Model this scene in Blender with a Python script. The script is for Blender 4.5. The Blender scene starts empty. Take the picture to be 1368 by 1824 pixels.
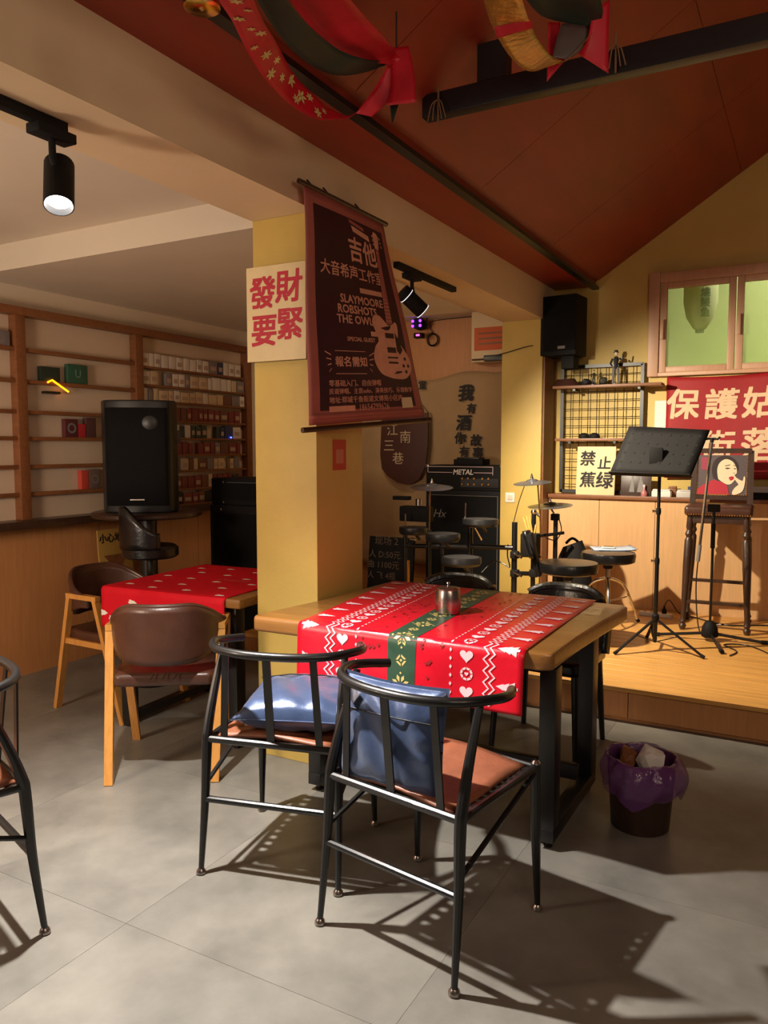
import bpy, bmesh, math, random
from mathutils import Vector, Matrix
random.seed(7)
SC = bpy.context.scene
COL = SC.collection
PI = math.pi
# ------------------------------------------------------------------ camera
FPX, CX, CY, CAMH = 1389.0, 684.0, 912.0, 1.45
YAW, PIT = math.radians(28.9), math.radians(4.7)
cam = bpy.data.cameras.new('camera')
cam.sensor_fit = 'VERTICAL'; cam.sensor_height = 24.0; cam.lens = FPX * 24.0 / 1824.0
cam.clip_start = 0.05; cam.clip_end = 60
camo = bpy.data.objects.new('camera', cam); COL.objects.link(camo)
camo.location = (0, 0, CAMH); camo.rotation_euler = (PI / 2 - PIT, 0, YAW)
SC.camera = camo
# ------------------------------------------------------------------ world, exposure
w = bpy.data.worlds.new('world'); SC.world = w; w.use_nodes = True
w.node_tree.nodes['Background'].inputs[0].default_value = (1.0, 0.80, 0.62, 1)
w.node_tree.nodes['Background'].inputs[1].default_value = 0.045
SC.view_settings.view_transform = 'Standard'; SC.view_settings.look = 'None'
SC.view_settings.exposure = 0.12; SC.view_settings.gamma = 1.0
SC.view_settings.use_curve_mapping = False

def add_light(name, kind, loc, energy, color, target=None, size=0.05, angle=90, blend=0.5):
    l = bpy.data.lights.new(name, kind); l.energy = energy; l.color = color
    if kind == 'SPOT':
        l.spot_size = math.radians(angle); l.spot_blend = blend; l.shadow_soft_size = size
    elif kind == 'POINT': l.shadow_soft_size = size
    elif kind == 'AREA': l.size = size
    o = bpy.data.objects.new(name, l); COL.objects.link(o); o.location = loc
    if target is not None:
        o.rotation_euler = (Vector(target) - Vector(loc)).to_track_quat('-Z', 'Y').to_euler()
    return o
# invented soft warm fill lights out of view, standing in for unknown room lighting
add_light('room_fill', 'AREA', (1.2, -0.6, 2.9), 16, (1.0, 0.80, 0.62), (-0.6, 2.5, 0.6), 0.9)
add_light('ceiling_fill', 'AREA', (1.3, 0.6, 2.1), 13, (1.0, 0.78, 0.58), (-0.6, 3.0, 3.4), 0.5)  # added fill to lift the ceiling slope, no known fixture
add_light('left_wall_fill', 'AREA', (-3.0, 0.3, 1.5), 38, (1.0, 0.74, 0.52), (-4.3, 2.9, 0.35), 0.5)  # added fill for the left wall and shelves, no known lamp

add_light('bay_ceiling_fill', 'AREA', (-3.3, -0.4, 1.3), 14, (1.0, 0.92, 0.88), (-3.2, 1.8, 2.6), 0.4)  # added fill that brightens the bay ceiling, not a real uplight
add_light('alcove_fill', 'AREA', (-3.35, 5.3, 2.42), 5, (1.0, 0.78, 0.5), (-3.3, 6.6, 1.2), 0.25)  # unseen fill added behind the scroll to brighten the alcove
KEY, STG = 520.0, 400.0       # the two spotlights seen on the beam (built further down)
# lane lamp outside the window
add_light('lane_lamp', 'AREA', (0.2, 6.75, 3.6), 60, (0.95, 1.0, 0.72), (0.0, 7.9, 2.3), 0.6)

# ------------------------------------------------------------------ pixel helpers (direction only)
_F = Vector((-math.sin(YAW) * math.cos(PIT), math.cos(YAW) * math.cos(PIT), -math.sin(PIT)))
_R = Vector((math.cos(YAW), math.sin(YAW), 0)); _U = _R.cross(_F); _C = Vector((0, 0, CAMH))
def _ray(u, v): return _F + _R * ((u - CX) / FPX) - _U * ((v - CY) / FPX)
def _on(u, v, i, val):
    d = _ray(u, v); return _C + d * ((val - _C[i]) / d[i])
def PX(u, v, x): return _on(u, v, 0, x)
def PY(u, v, y): return _on(u, v, 1, y)
def PZ(u, v, z=0.0): return _on(u, v, 2, z)

# ------------------------------------------------------------------ materials
def lin(c):
    return tuple(((x / 255) / 12.92 if x / 255 <= 0.04045 else ((x / 255 + 0.055) / 1.055) ** 2.4) for x in c)
MATS = {}
def mat(name, rgb, rough=0.5, metal=0.0, var=0.0, scale=8.0, bump=0.0, bscale=None, stretch=None, spec=0.5,
        emit=None, estr=0.0, alpha=None, trans=0.0, coat=0.0, rgb2=None, sheen=0.0, detail=6):
    if name in MATS: return MATS[name]
    m = bpy.data.materials.new(name); m.use_nodes = True; MATS[name] = m
    nt = m.node_tree; N = nt.nodes; L = nt.links; b = N['Principled BSDF']
    c = lin(rgb)
    b.inputs['Base Color'].default_value = (*c, 1); b.inputs['Roughness'].default_value = rough
    b.inputs['Metallic'].default_value = metal; b.inputs['Specular IOR Level'].default_value = spec
    b.inputs['Coat Weight'].default_value = coat; b.inputs['Transmission Weight'].default_value = trans
    b.inputs['Sheen Weight'].default_value = sheen
    if alpha is not None: b.inputs['Alpha'].default_value = alpha
    if emit is not None:
        b.inputs['Emission Color'].default_value = (*lin(emit), 1); b.inputs['Emission Strength'].default_value = estr
    if var > 0 or bump > 0:
        tc = N.new('ShaderNodeTexCoord'); mp = N.new('ShaderNodeMapping'); L.new(tc.outputs['Object'], mp.inputs[0])
        if stretch: mp.inputs['Scale'].default_value = stretch
    if var > 0:
        nz = N.new('ShaderNodeTexNoise'); nz.inputs['Scale'].default_value = scale; nz.inputs['Detail'].default_value = detail
        nz.inputs['Roughness'].default_value = 0.6
        L.new(mp.outputs[0], nz.inputs['Vector'])
        rp = N.new('ShaderNodeValToRGB')
        c2 = lin(rgb2) if rgb2 else tuple(x * (1 - var) for x in c)
        c1 = c if rgb2 else tuple(min(1, x * (1 + var * 0.6)) for x in c)
        rp.color_ramp.elements[0].position = 0.3; rp.color_ramp.elements[1].position = 0.7
        rp.color_ramp.elements[0].color = (*c2, 1); rp.color_ramp.elements[1].color = (*c1, 1)
        L.new(nz.outputs['Fac'], rp.inputs[0]); L.new(rp.outputs[0], b.inputs['Base Color'])
    if bump > 0:
        nb = N.new('ShaderNodeTexNoise'); nb.inputs['Scale'].default_value = bscale or scale * 2; nb.inputs['Detail'].default_value = 4
        L.new(mp.outputs[0], nb.inputs['Vector'])
        bp = N.new('ShaderNodeBump'); bp.inputs['Strength'].default_value = bump; bp.inputs['Distance'].default_value = 0.02
        L.new(nb.outputs['Fac'], bp.inputs['Height']); L.new(bp.outputs[0], b.inputs['Normal'])
    return m

M_floor = mat('floor_vinyl', (122, 118, 110), 0.42, var=0.42, scale=2.4, bump=0.03, bscale=40, spec=0.45, detail=11)
M_grout = mat('floor_joint', (118, 111, 100), 0.6)
M_yellow = mat('yellow_paint', (204, 174, 92), 0.55, var=0.10, scale=2.5, bump=0.04, bscale=60)
M_cream = mat('cream_paint', (226, 200, 160), 0.6, var=0.06, scale=2.0, bump=0.03, bscale=50)
M_white = mat('white_paint', (214, 200, 180), 0.6, var=0.05, scale=2.0)
M_redceil = mat('red_plywood', (142, 46, 26), 0.45, var=0.22, scale=5, stretch=(1.0, 0.22, 1.0), bump=0.02)
M_pine = mat('panel_wood', (216, 170, 118), 0.5, var=0.10, scale=10, stretch=(6, 6, 0.4))
M_pine_dk = mat('panel_wood_brown', (196, 136, 84), 0.5, var=0.12, scale=10, stretch=(6, 6, 0.4))
M_stage = mat('stage_board', (214, 158, 84), 0.38, var=0.25, scale=6, stretch=(0.35, 7, 7), bump=0.03)
M_oak = mat('table_oak', (144, 98, 48), 0.32, var=0.28, scale=5, stretch=(0.6, 7, 7), bump=0.03, coat=0.2)
M_honey = mat('honey_wood', (202, 142, 72), 0.35, var=0.18, scale=8, stretch=(6, 6, 0.6), coat=0.2)
M_dkwood = mat('dark_wood', (62, 40, 28), 0.4, var=0.3, scale=8, stretch=(5, 5, 0.6), coat=0.2)
M_brnwood = mat('brown_wood', (132, 82, 48), 0.45, var=0.2, scale=8, stretch=(1, 6, 6))
M_black = mat('black_steel', (22, 21, 21), 0.38, metal=0.0, var=0.3, scale=30, spec=0.6)
M_tube = mat('black_tube', (28, 27, 27), 0.33, metal=0.3, var=0.2, scale=40, spec=0.6, coat=0.1)
M_blackm = mat('black_matte', (20, 18, 18), 0.7, spec=0.25, var=0.2, scale=40, bump=0.05, bscale=200)
M_plastic = mat('black_plastic', (30, 30, 31), 0.4, var=0.15, scale=30)
M_grille = mat('speaker_grille', (18, 18, 19), 0.8, bump=0.4, bscale=300, spec=0.2)
M_blkleather = mat('black_leather', (20, 19, 20), 0.28, var=0.2, scale=20, bump=0.12, bscale=30, spec=0.6)
M_brnleather = mat('brown_leather', (74, 44, 32), 0.36, var=0.25, scale=9, bump=0.05, bscale=90)
M_tanleather = mat('tan_leather', (140, 84, 58), 0.45, var=0.3, scale=9, bump=0.08, bscale=60)
M_satin = mat('navy_satin', (66, 84, 122), 0.31, metal=0.3, var=0.15, scale=6, bump=0.25, bscale=9, spec=0.8, sheen=0.2)
M_chrome = mat('chrome', (205, 205, 205), 0.16, metal=1.0)
M_steel = mat('brushed_steel', (170, 158, 150), 0.27, metal=1.0, var=0.15, scale=30, stretch=(1, 1, 8))
M_brass = mat('brass', (190, 140, 80), 0.3, metal=1.0)
M_red = mat('red_cloth', (206, 12, 34), 0.65, var=0.10, scale=6, bump=0.05, bscale=120, spec=0.2)
M_redsat = mat('red_satin_cloth', (212, 16, 40), 0.33, var=0.10, scale=6, bump=0.05, bscale=30)
M_green = mat('green_print', (48, 78, 58), 0.4, var=0.1, scale=20)
M_print = mat('pale_print', (240, 206, 212), 0.5)
M_gold = mat('gold_print', (206, 184, 112), 0.45)
M_dkred = mat('dark_red_print', (150, 26, 34), 0.5)
M_purple = mat('purple_bag', (120, 66, 132), 0.2, alpha=0.55, trans=0.0, spec=0.8, bump=0.6, bscale=22)
M_paper = mat('white_paper', (230, 224, 214), 0.7)
M_paperb = mat('pale_blue_paper', (186, 204, 226), 0.4)
M_signcream = mat('sign_cream', (226, 204, 156), 0.6, var=0.06, scale=8)
M_crimson = mat('crimson_ink', (188, 34, 56), 0.6)
M_ink = mat('black_ink', (26, 22, 22), 0.7)
M_flag = mat('flag_red', (156, 16, 22), 0.65, var=0.12, scale=5, bump=0.06, bscale=14)
M_flagtxt = mat('flag_lettering', (222, 190, 152), 0.7)
M_bannerdark = mat('banner_plum', (66, 28, 36), 0.42, var=0.25, scale=3)
M_bannerrim = mat('banner_rose', (170, 92, 80), 0.55, var=0.08, scale=10)
M_bannerpr = mat('banner_peach', (222, 156, 124), 0.6, var=0.12, scale=20)
M_tapestry = mat('linen_cloth', (176, 144, 104), 0.8, var=0.10, scale=4, bump=0.25, bscale=3)
M_hide = mat('dark_brown_cloth', (74, 36, 24), 0.6, var=0.15, scale=6)
M_chalk = mat('chalk_lettering', (196, 172, 140), 0.8)
M_orange = mat('orange_notice', (206, 92, 40), 0.6)
M_frame = mat('window_frame_wood', (196, 150, 116), 0.45, var=0.08, scale=9, stretch=(6, 6, 0.5))
M_glass = mat('window_glass', (150, 180, 96), 0.3, alpha=0.3, var=0.12, scale=2)
M_lane = mat('pale_green_render', (190, 198, 140), 0.8, var=0.10, scale=1.5)
M_lantern = mat('lantern_paper', (206, 206, 166), 0.6, var=0.08, scale=6)
M_lantink = mat('lantern_ink', (66, 80, 46), 0.7)
M_gray = mat('grey_plastic', (120, 116, 112), 0.5)
M_goldrib = mat('gold_ribbon', (206, 150, 60), 0.28, metal=0.6, var=0.3, scale=30, bump=0.2, bscale=40)
M_grnrib = mat('green_ribbon', (30, 44, 34), 0.6, var=0.2, scale=30)
M_skin = mat('painted_skin', (234, 206, 170), 0.5)
M_lips = mat('painted_red', (176, 30, 48), 0.5)
M_hair = mat('painted_dark_brown', (44, 26, 26), 0.5)
M_painting = mat('painted_grey', (86, 72, 74), 0.5)
M_lamp = mat('lamp_lens', (255, 255, 255), 0.4, emit=(255, 250, 244), estr=40)
M_lamp2 = mat('warm_lamp_lens', (255, 240, 220), 0.4, emit=(255, 222, 180), estr=25)
M_violet = mat('violet_led', (120, 60, 255), 0.4, emit=(110, 40, 255), estr=6)
M_pinkled = mat('pink_led', (255, 60, 160), 0.4, emit=(255, 60, 150), estr=5)
M_neon = mat('amber_led', (255, 160, 20), 0.4, emit=(255, 150, 10), estr=4)
M_blueled = mat('blue_led', (60, 90, 255), 0.4, emit=(70, 90, 255), estr=6)
M_whiteled = mat('white_trim', (240, 240, 240), 0.3, emit=(240, 240, 245), estr=1.0)

# ------------------------------------------------------------------ mesh builder
class MB:
    def __init__(s): s.v = []; s.f = []
    def add(s, vs, fs):
        o = len(s.v); s.v += [tuple(p) for p in vs]; s.f += [tuple(i + o for i in f) for f in fs]; return s
    def boxb(s, x0, x1, y0, y1, z0, z1):
        return s.add([(x0, y0, z0), (x1, y0, z0), (x1, y1, z0), (x0, y1, z0), (x0, y0, z1), (x1, y0, z1), (x1, y1, z1), (x0, y1, z1)],
                     [(0, 3, 2, 1), (4, 5, 6, 7), (0, 1, 5, 4), (1, 2, 6, 5), (2, 3, 7, 6), (3, 0, 4, 7)])
    def box(s, c, d, M=None):
        x, y, z = d[0] / 2, d[1] / 2, d[2] / 2
        ps = [Vector(p) for p in [(-x, -y, -z), (x, -y, -z), (x, y, -z), (-x, y, -z), (-x, -y, z), (x, -y, z), (x, y, z), (-x, y, z)]]
        if M is not None: ps = [M @ p for p in ps]
        ps = [p + Vector(c) for p in ps]
        return s.add(ps, [(0, 3, 2, 1), (4, 5, 6, 7), (0, 1, 5, 4), (1, 2, 6, 5), (2, 3, 7, 6), (3, 0, 4, 7)])
    def bar(s, a, b, wd, th, up=(0, 0, 1)):
        a = Vector(a); b = Vector(b); d = (b - a); L = d.length; d.normalize(); up = Vector(up)
        x = d.cross(up)
        if x.length < 1e-4: x = d.cross(Vector((1, 0, 0)))
        x.normalize(); y = x.cross(d)
        M = Matrix((x, y, d)).transposed()
        return s.box((a + b) / 2, (wd, th, L), M)
    def tube(s, pts, r, n=10, closed=False, cap=True, flat=1.0):
        P = [Vector(p) for p in pts]; m = len(P); rs = r if isinstance(r, (list, tuple)) else [r] * m
        T = []
        for i in range(m):
            a = P[(i - 1) % m] if (closed or i > 0) else P[i]; b = P[(i + 1) % m] if (closed or i < m - 1) else P[i]
            t = (b - a); T.append(t.normalized() if t.length > 1e-9 else Vector((0, 0, 1)))
        nrm = T[0].cross(Vector((0, 0, 1)))
        if nrm.length < 1e-3: nrm = T[0].cross(Vector((1, 0, 0)))
        nrm.normalize(); vs = []
        for i in range(m):
            nrm = nrm - T[i] * nrm.dot(T[i])
            if nrm.length < 1e-6: nrm = T[i].orthogonal()
            nrm.normalize(); bn = T[i].cross(nrm)
            for k in range(n):
                a = 2 * PI * k / n; vs.append(P[i] + (nrm * math.cos(a) + bn * math.sin(a) * flat) * rs[i])
        fs = []
        for i in range(m if closed else m - 1):
            j = (i + 1) % m
            for k in range(n): fs.append((i * n + k, i * n + (k + 1) % n, j * n + (k + 1) % n, j * n + k))
        if cap and not closed:
            fs.append(tuple(range(n - 1, -1, -1))); fs.append(tuple((m - 1) * n + k for k in range(n)))
        return s.add(vs, fs)
    def lathe(s, prof, n=20, c=(0, 0, 0), M=None, cap=True):
        vs = []; c = Vector(c)
        for r, z in prof:
            for k in range(n):
                a = 2 * PI * k / n; p = Vector((r * math.cos(a), r * math.sin(a), z))
                vs.append((M @ p if M is not None else p) + c)
        fs = []
        for i in range(len(prof) - 1):
            for k in range(n): fs.append((i * n + k, i * n + (k + 1) % n, (i + 1) * n + (k + 1) % n, (i + 1) * n + k))
        if cap:
            fs.append(tuple(range(n - 1, -1, -1))); fs.append(tuple((len(prof) - 1) * n + k for k in range(n)))
        return s.add(vs, fs)
    def prism(s, poly, ext):
        P = [Vector(p) for p in poly]; e = Vector(ext); n = len(P)
        return s.add(P + [p + e for p in P], [tuple(range(n - 1, -1, -1)), tuple(range(n, 2 * n))] +
                     [(i, (i + 1) % n, n + (i + 1) % n, n + i) for i in range(n)])
    def grid(s, fn, nu, nv, closed_u=False):
        vs = [fn(i / (nu if closed_u else nu - 1), j / (nv - 1)) for j in range(nv) for i in range(nu)]
        fs = []
        for j in range(nv - 1):
            for i in range(nu if closed_u else nu - 1):
                k = (i + 1) % nu; fs.append((j * nu + i, j * nu + k, (j + 1) * nu + k, (j + 1) * nu + i))
        return s.add(vs, fs)
    def build(s, name, m, parent=None, bevel=0, seg=2, smooth=35, solid=0, sub=0, loc=None, weld=False):
        me = bpy.data.meshes.new(name); me.from_pydata(s.v, [], s.f); me.validate()
        bm = bmesh.new(); bm.from_mesh(me)
        if weld: bmesh.ops.remove_doubles(bm, verts=bm.verts[:], dist=1e-5)
        if not solid: bmesh.ops.recalc_face_normals(bm, faces=bm.faces[:])
        if bevel > 0:
            es = [e for e in bm.edges if len(e.link_faces) == 2 and e.calc_face_angle(0) > 0.6]
            bmesh.ops.bevel(bm, geom=es, offset=bevel, segments=seg, affect='EDGES', profile=0.6, clamp_overlap=True)
        bm.to_mesh(me); bm.free()
        me.materials.append(m)
        if smooth:
            for p in me.polygons: p.use_smooth = True
            me.set_sharp_from_angle(angle=math.radians(smooth))
        o = bpy.data.objects.new(name, me); COL.objects.link(o)
        if parent is not None: o.parent = parent
        if loc is not None: o.location = loc
        if solid:
            md = o.modifiers.new('s', 'SOLIDIFY'); md.thickness = solid; md.offset = 0
        if sub:
            md = o.modifiers.new('u', 'SUBSURF'); md.levels = sub; md.render_levels = sub
        return o

def tag(o, label, cat, group=None):
    o['label'] = label; o['category'] = cat
    if group: o['group'] = group
    return o
def thing(name, label, cat, loc=(0, 0, 0), rotz=0, group=None):
    o = bpy.data.objects.new(name, None); COL.objects.link(o); o.empty_display_size = 0.05
    o.location = loc; o.rotation_euler = (0, 0, rotz)
    return tag(o, label, cat, group)
def struct(name, mb, m, **k):
    o = mb.build(name, m, **k); o['kind'] = 'structure'; return o
def dup(o, parent=None, loc=None, rotz=None, label=None):
    c = o.copy(); COL.objects.link(c); c.parent = parent
    for ch in list(o.children): dup(ch, c)
    if loc is not None: c.location = loc
    if rotz is not None: c.rotation_euler = (0, 0, rotz)
    if label: c['label'] = label
    return c
def share(name, src, parent, loc, rot=(0, 0, 0), scale=(1, 1, 1)):
    o = bpy.data.objects.new(name, src.data); COL.objects.link(o); o.parent = parent
    o.location = loc; o.rotation_euler = rot; o.scale = scale; return o

# text -> flat mesh in 2D, then mapped to the surface it is printed on
def text2d(body, size=1.0, bold=0.0, align='CENTER', shear=0.0, sx=1.0):
    c = bpy.data.curves.new('lettering', 'FONT'); c.body = body; c.size = size; c.align_x = align; c.align_y = 'CENTER'
    c.shear = shear; c.resolution_u = 2; c.fill_mode = 'FRONT'
    o = bpy.data.objects.new('lettering', c); COL.objects.link(o)
    bpy.context.view_layer.update()
    dg = bpy.context.evaluated_depsgraph_get()
    me = bpy.data.meshes.new_from_object(o.evaluated_get(dg))
    vs = [(v.co.x * sx, v.co.y) for v in me.vertices]; fs = [tuple(p.vertices) for p in me.polygons]
    bpy.data.objects.remove(o); bpy.data.curves.remove(c); bpy.data.meshes.remove(me)
    return vs, fs
def flat(origin, xd, yd, off=0.0):
    o = Vector(origin); xd = Vector(xd).normalized(); yd = Vector(yd).normalized(); n = xd.cross(yd)
    return lambda x, y: o + xd * x + yd * y + n * off
def lettering(name, items, fmap, m, parent):
    """items: (body, size, x, y, kwargs)"""
    mb = MB()
    for it in items:
        body, size, x, y = it[:4]; k = it[4] if len(it) > 4 else {}
        rot = k.pop('rot', 0) if k else 0
        bl = k.get('bold', 0)
        vs, fs = text2d(body, size, **k)
        ca, sa = math.cos(rot), math.sin(rot)
        e = bl * size          # weight: overlapping copies shifted by a hair
        p0 = fmap(x, y); nv = (fmap(x + .002, y) - p0).cross(fmap(x, y + .002) - p0)
        nv = nv.normalized() if nv.length > 1e-12 else Vector((0, 0, 0))
        for i_, (dx, dy) in enumerate([(0, 0)] if bl <= 0 else [(-e, -e), (e, e), (-e, e), (e, -e)]):
            mb.add([fmap(x + dx + a * ca - b * sa, y + dy + a * sa + b * ca) + nv * (.00025 * i_) for a, b in vs], fs)
    return mb.build(name, m, parent, smooth=0, solid=0)
def shapes(name, polys, fmap, m, parent):
    mb = MB()
    for p in polys: mb.add([fmap(x, y) for x, y in p], [tuple(range(len(p)))])
    return mb.build(name, m, parent, smooth=0)
def ell(cx, cy, rx, ry, n=20, a0=0, a1=2 * PI):
    return [(cx + rx * math.cos(a0 + (a1 - a0) * i / n), cy + ry * math.sin(a0 + (a1 - a0) * i / n)) for i in range(n)]
def rect(x0, y0, x1, y1): return [(x0, y0), (x1, y0), (x1, y1), (x0, y1)]
def arc(c, r, a0, a1, n, z=0): return [(c[0] + r * math.cos(a0 + (a1 - a0) * i / n), c[1] + r * math.sin(a0 + (a1 - a0) * i / n), z) for i in range(n + 1)]
def smoothpts(P, n=6):
    P = [Vector(p) for p in P]; out = []
    for i in range(len(P) - 1):
        p0 = P[max(i - 1, 0)]; p1 = P[i]; p2 = P[i + 1]; p3 = P[min(i + 2, len(P) - 1)]
        for k in range(n):
            t = k / n
            out.append(0.5 * ((2 * p1) + (p2 - p0) * t + (2 * p0 - 5 * p1 + 4 * p2 - p3) * t * t + (3 * p1 - p0 - 3 * p2 + p3) * t ** 3))
    out.append(P[-1]); return out

# ================================================================== STRUCTURE
XA, XB = -2.27, -1.93           # beam / pillar sides
ZB, ZT = 2.47, 2.76             # beam underside, beam top
XW = -4.39                      # shelf wall
YW = 6.42                       # window wall (niche)
YP = 6.28                       # panelling below the sill
ST = 0.19                       # stage height
# floor with large vinyl tiles
fl = struct('floor', MB().boxb(-4.6, 2.8, -1.2, 7.0, -0.06, -0.004), M_grout)
tile = None
for i in range(8):
    for j in range(8):
        x = -4.55 + 0.92 * i + 0.46; y = -1.15 + 0.92 * j + 0.46
        if y > 6.4 or x > 2.6: continue
        if tile is None: tile = MB().boxb(-0.4595, 0.4595, -0.4595, 0.4595, -0.004, 0.0).build('tile', M_floor, fl, smooth=0); tile.location = (x, y, 0)
        else: share('tile', tile, fl, (x, y, 0))
# stage with boards along x
stg = struct('stage', MB().boxb(-3.4, 2.5, 4.17, YP, 0.0, ST - 0.025).boxb(-3.4, XA - 0.005, YP, 6.74, 0, ST - 0.025), M_pine_dk, smooth=0)
nb = 20; bw = (YP - 4.13) / nb
for i in range(nb):
    y0 = 4.13 + i * bw
    x1 = 2.5; x0 = -3.4
    MB().boxb(x0, x1 if y0 + bw < 6.09 else x1, y0 + 0.002, y0 + bw - 0.002, ST - 0.025, ST).build('board', M_stage, stg, bevel=0.002, seg=1, smooth=0)
for i in range(4):
    y0 = YP + i * 0.115
    MB().boxb(-3.4, XA - 0.005, y0 + 0.002, y0 + 0.113, ST - 0.025, ST).build('board', M_stage, stg, smooth=0)
for k, (a, b) in enumerate([(-3.4, -1.9), (-1.895, -0.82), (-0.815, 0.4), (0.405, 1.6), (1.605, 2.5)]):
    MB().boxb(a, b, 4.155, 4.17, 0.02, ST - 0.026).build('front_panel', M_pine_dk, stg, smooth=0)
# beam, pillar, column
struct('beam', MB().boxb(XA, XB, -1.2, YW, ZB, ZT + 0.1), M_cream, smooth=0)
struct('pillar', MB().boxb(XA, XB, 2.88, 3.28, 0, ZB), M_yellow, bevel=0.006)
struct('column', MB().boxb(XA, XB, 6.1, 6.75, 0, ZB), M_yellow, bevel=0.006)
# soffit, slope
struct('ceiling_soffit', MB().boxb(XB, -1.60, -1.2, YW, ZT - 0.02, ZT + 0.02), M_redceil, smooth=0)
SL = 0.656
cs = struct('ceiling', MB().prism([(-1.60, -1.2, ZT + 0.02), (0.6, -1.2, ZT + 0.02 + SL * 2.2), (2.8, -1.2, ZT + 0.02), (2.8, -1.2, ZT + 0.1), (0.6, -1.2, ZT + 0.1 + SL * 2.2), (-1.60, -1.2, ZT + 0.1)], (0, YW + 1.2, 0)), M_redceil, smooth=0)
# plywood sheets on the slope
sd = Vector((1, 0, SL)).normalized(); sn = Vector((SL, 0, -1)).normalized()
for i in range(6):
    y0 = -1.18 + 1.27 * i
    for k in range(2):
        a = Vector((-1.575, 0, ZT + 0.018 + SL * 0.025)) + sd * (1.22 * k)
        L = 1.216
        vs = [a + Vector((0, y0, 0)), a + sd * L + Vector((0, y0, 0)), a + sd * L + Vector((0, y0 + 1.266, 0)), a + Vector((0, y0 + 1.266, 0))]
        if vs[2].y > YW: 
            for q in (2, 3): vs[q].y = YW
        MB().prism(vs, sn * 0.004).build('ceiling_sheet', M_redceil, cs, smooth=0)
# metal channel where the slope starts
mb = MB().boxb(-1.625, -1.575, -1.2, YW, ZT - 0.045, ZT - 0.022); o = struct('trim_1', mb, M_black, smooth=0)
# left bay ceiling
struct('ceiling_bay', MB().boxb(XW - 0.1, XA, -1.2, 2.92, 2.60, 2.66), M_white, smooth=0)
struct('ceiling_bay_low', MB().boxb(XW - 0.1, XA, 2.92, 5.44, 2.455, 2.70), M_white, smooth=0)
struct('ceiling_alcove', MB().boxb(XW - 0.1, XA, 5.44, 6.9, 2.65, 2.70), M_white, smooth=0)
# walls
wl = struct('wall_left', MB().boxb(XW - 0.12, XW, -1.2, 6.9, 0, 2.6), M_white, smooth=0)
for i in range(8):
    MB().boxb(XW, XW + 0.012, -1.2 + i, -1.2 + i + 0.995, 0.0, 0.945).build('panel', M_pine_dk, wl, smooth=0)
WX0, WX1, WZ0, WZ1 = PY(1172, 560, YW).x, 1.35, 2.02, 2.745
wb = struct('wall_back', MB().boxb(XB, WX0, YW, YW + 0.12, 0, 4.4).boxb(WX1, 2.8, YW, YW + 0.12, 0, 4.4).boxb(WX0, WX1, YW, YW + 0.12, 0, WZ0).boxb(WX0, WX1, YW, YW + 0.12, WZ1, 4.4), M_yellow, smooth=0)
# the lane outside the window: a pale green rendered wall
struct('wall_lane', MB().boxb(-2.6, 4.5, 7.9, 8.0, 0, 5.0), M_lane, smooth=0)
wp = struct('wall_panelling', MB().boxb(XB, 2.8, YP + 0.012, YW, 0, 1.045), M_pine, smooth=0)
for i in range(11):
    x0 = XB + 0.43 * i
    MB().boxb(x0 + 0.002, x0 + 0.428, YP, YP + 0.014, 0.0, 1.045).build('panel', M_pine, wp, smooth=0)
struct('trim_2', MB().boxb(XB, 2.8, YP - 0.03, YW, 1.045, 1.075), M_brnwood, bevel=0.004)
struct('wall_alcove', MB().boxb(XW - 0.1, XA + 0.05, 6.75, 6.87, 0, 2.66), M_pine_dk, smooth=0)
# the column's niche side: its shading put in as a brown facing
struct('trim_3', MB().boxb(XB, XB + 0.012, 6.13, YW, 0.0, ZB), M_brnwood, smooth=0)

# window
wn = thing('window_1', 'wooden window with green lit panes above red flag', 'window', (WX0, YW, WZ0)); del wn['label'], wn['category']; wn['kind'] = 'structure'
def wpart(name, x0, x1, y0, y1, z0, z1, m, par=None, bv=0.006):
    return MB().boxb(x0 - WX0, x1 - WX0, y0 - YW, y1 - YW, z0 - WZ0, z1 - WZ0).build(name, m, par or wn, bevel=bv)
wpart('window_frame', WX0 - 0.06, WX0 + 0.02, YW - 0.06, YW, WZ0 - 0.02, WZ1 + 0.05, M_frame)
wpart('window_frame', WX0 + 0.02, WX1, YW - 0.058, YW, WZ1 - 0.035, WZ1 + 0.04, M_frame)
wpart('window_frame', WX0 + 0.02, WX1, YW - 0.062, YW, WZ0 - 0.02, WZ0 + 0.01, M_frame)
sashes = []
xs = [WX0 + 0.02, PY(1312, 560, YW).x, 0.55, 1.33]
for i in range(3):
    a, b = xs[i] + 0.003, xs[i + 1] - 0.003
    s1 = wpart('sash', a, a + 0.05, YW - 0.045, YW - 0.002, WZ0 + 0.01, WZ1 - 0.035, M_frame)
    wpart('stile', b - 0.05, b, YW - 0.045, YW - 0.002, WZ0 + 0.01, WZ1 - 0.035, M_frame, s1)
    wpart('rail', a + 0.05, b - 0.05, YW - 0.045, YW - 0.002, WZ1 - 0.08, WZ1 - 0.035, M_frame, s1)
    wpart('rail', a + 0.05, b - 0.05, YW - 0.045, YW - 0.002, WZ0 + 0.01, WZ0 + 0.055, M_frame, s1)
    wpart('pane', a + 0.045, b - 0.045, YW - 0.014, YW - 0.006, WZ0 + 0.05, WZ1 - 0.075, M_glass, s1, 0)
    hx = a + 0.022
    h = MB(); h.boxb(hx - 0.014, hx + 0.014, YW - 0.058, YW - 0.044, 2.36, 2.43).boxb(hx - 0.012, hx + 0.012, YW - 0.085, YW - 0.058, 2.40, 2.43).boxb(hx - 0.012, hx + 0.012, YW - 0.09, YW - 0.075, 2.28, 2.42)
    h.v = [(p[0] - WX0, p[1] - YW, p[2] - WZ0) for p in h.v]
    h.build('handle', M_frame, s1, bevel=0.003)
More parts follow.
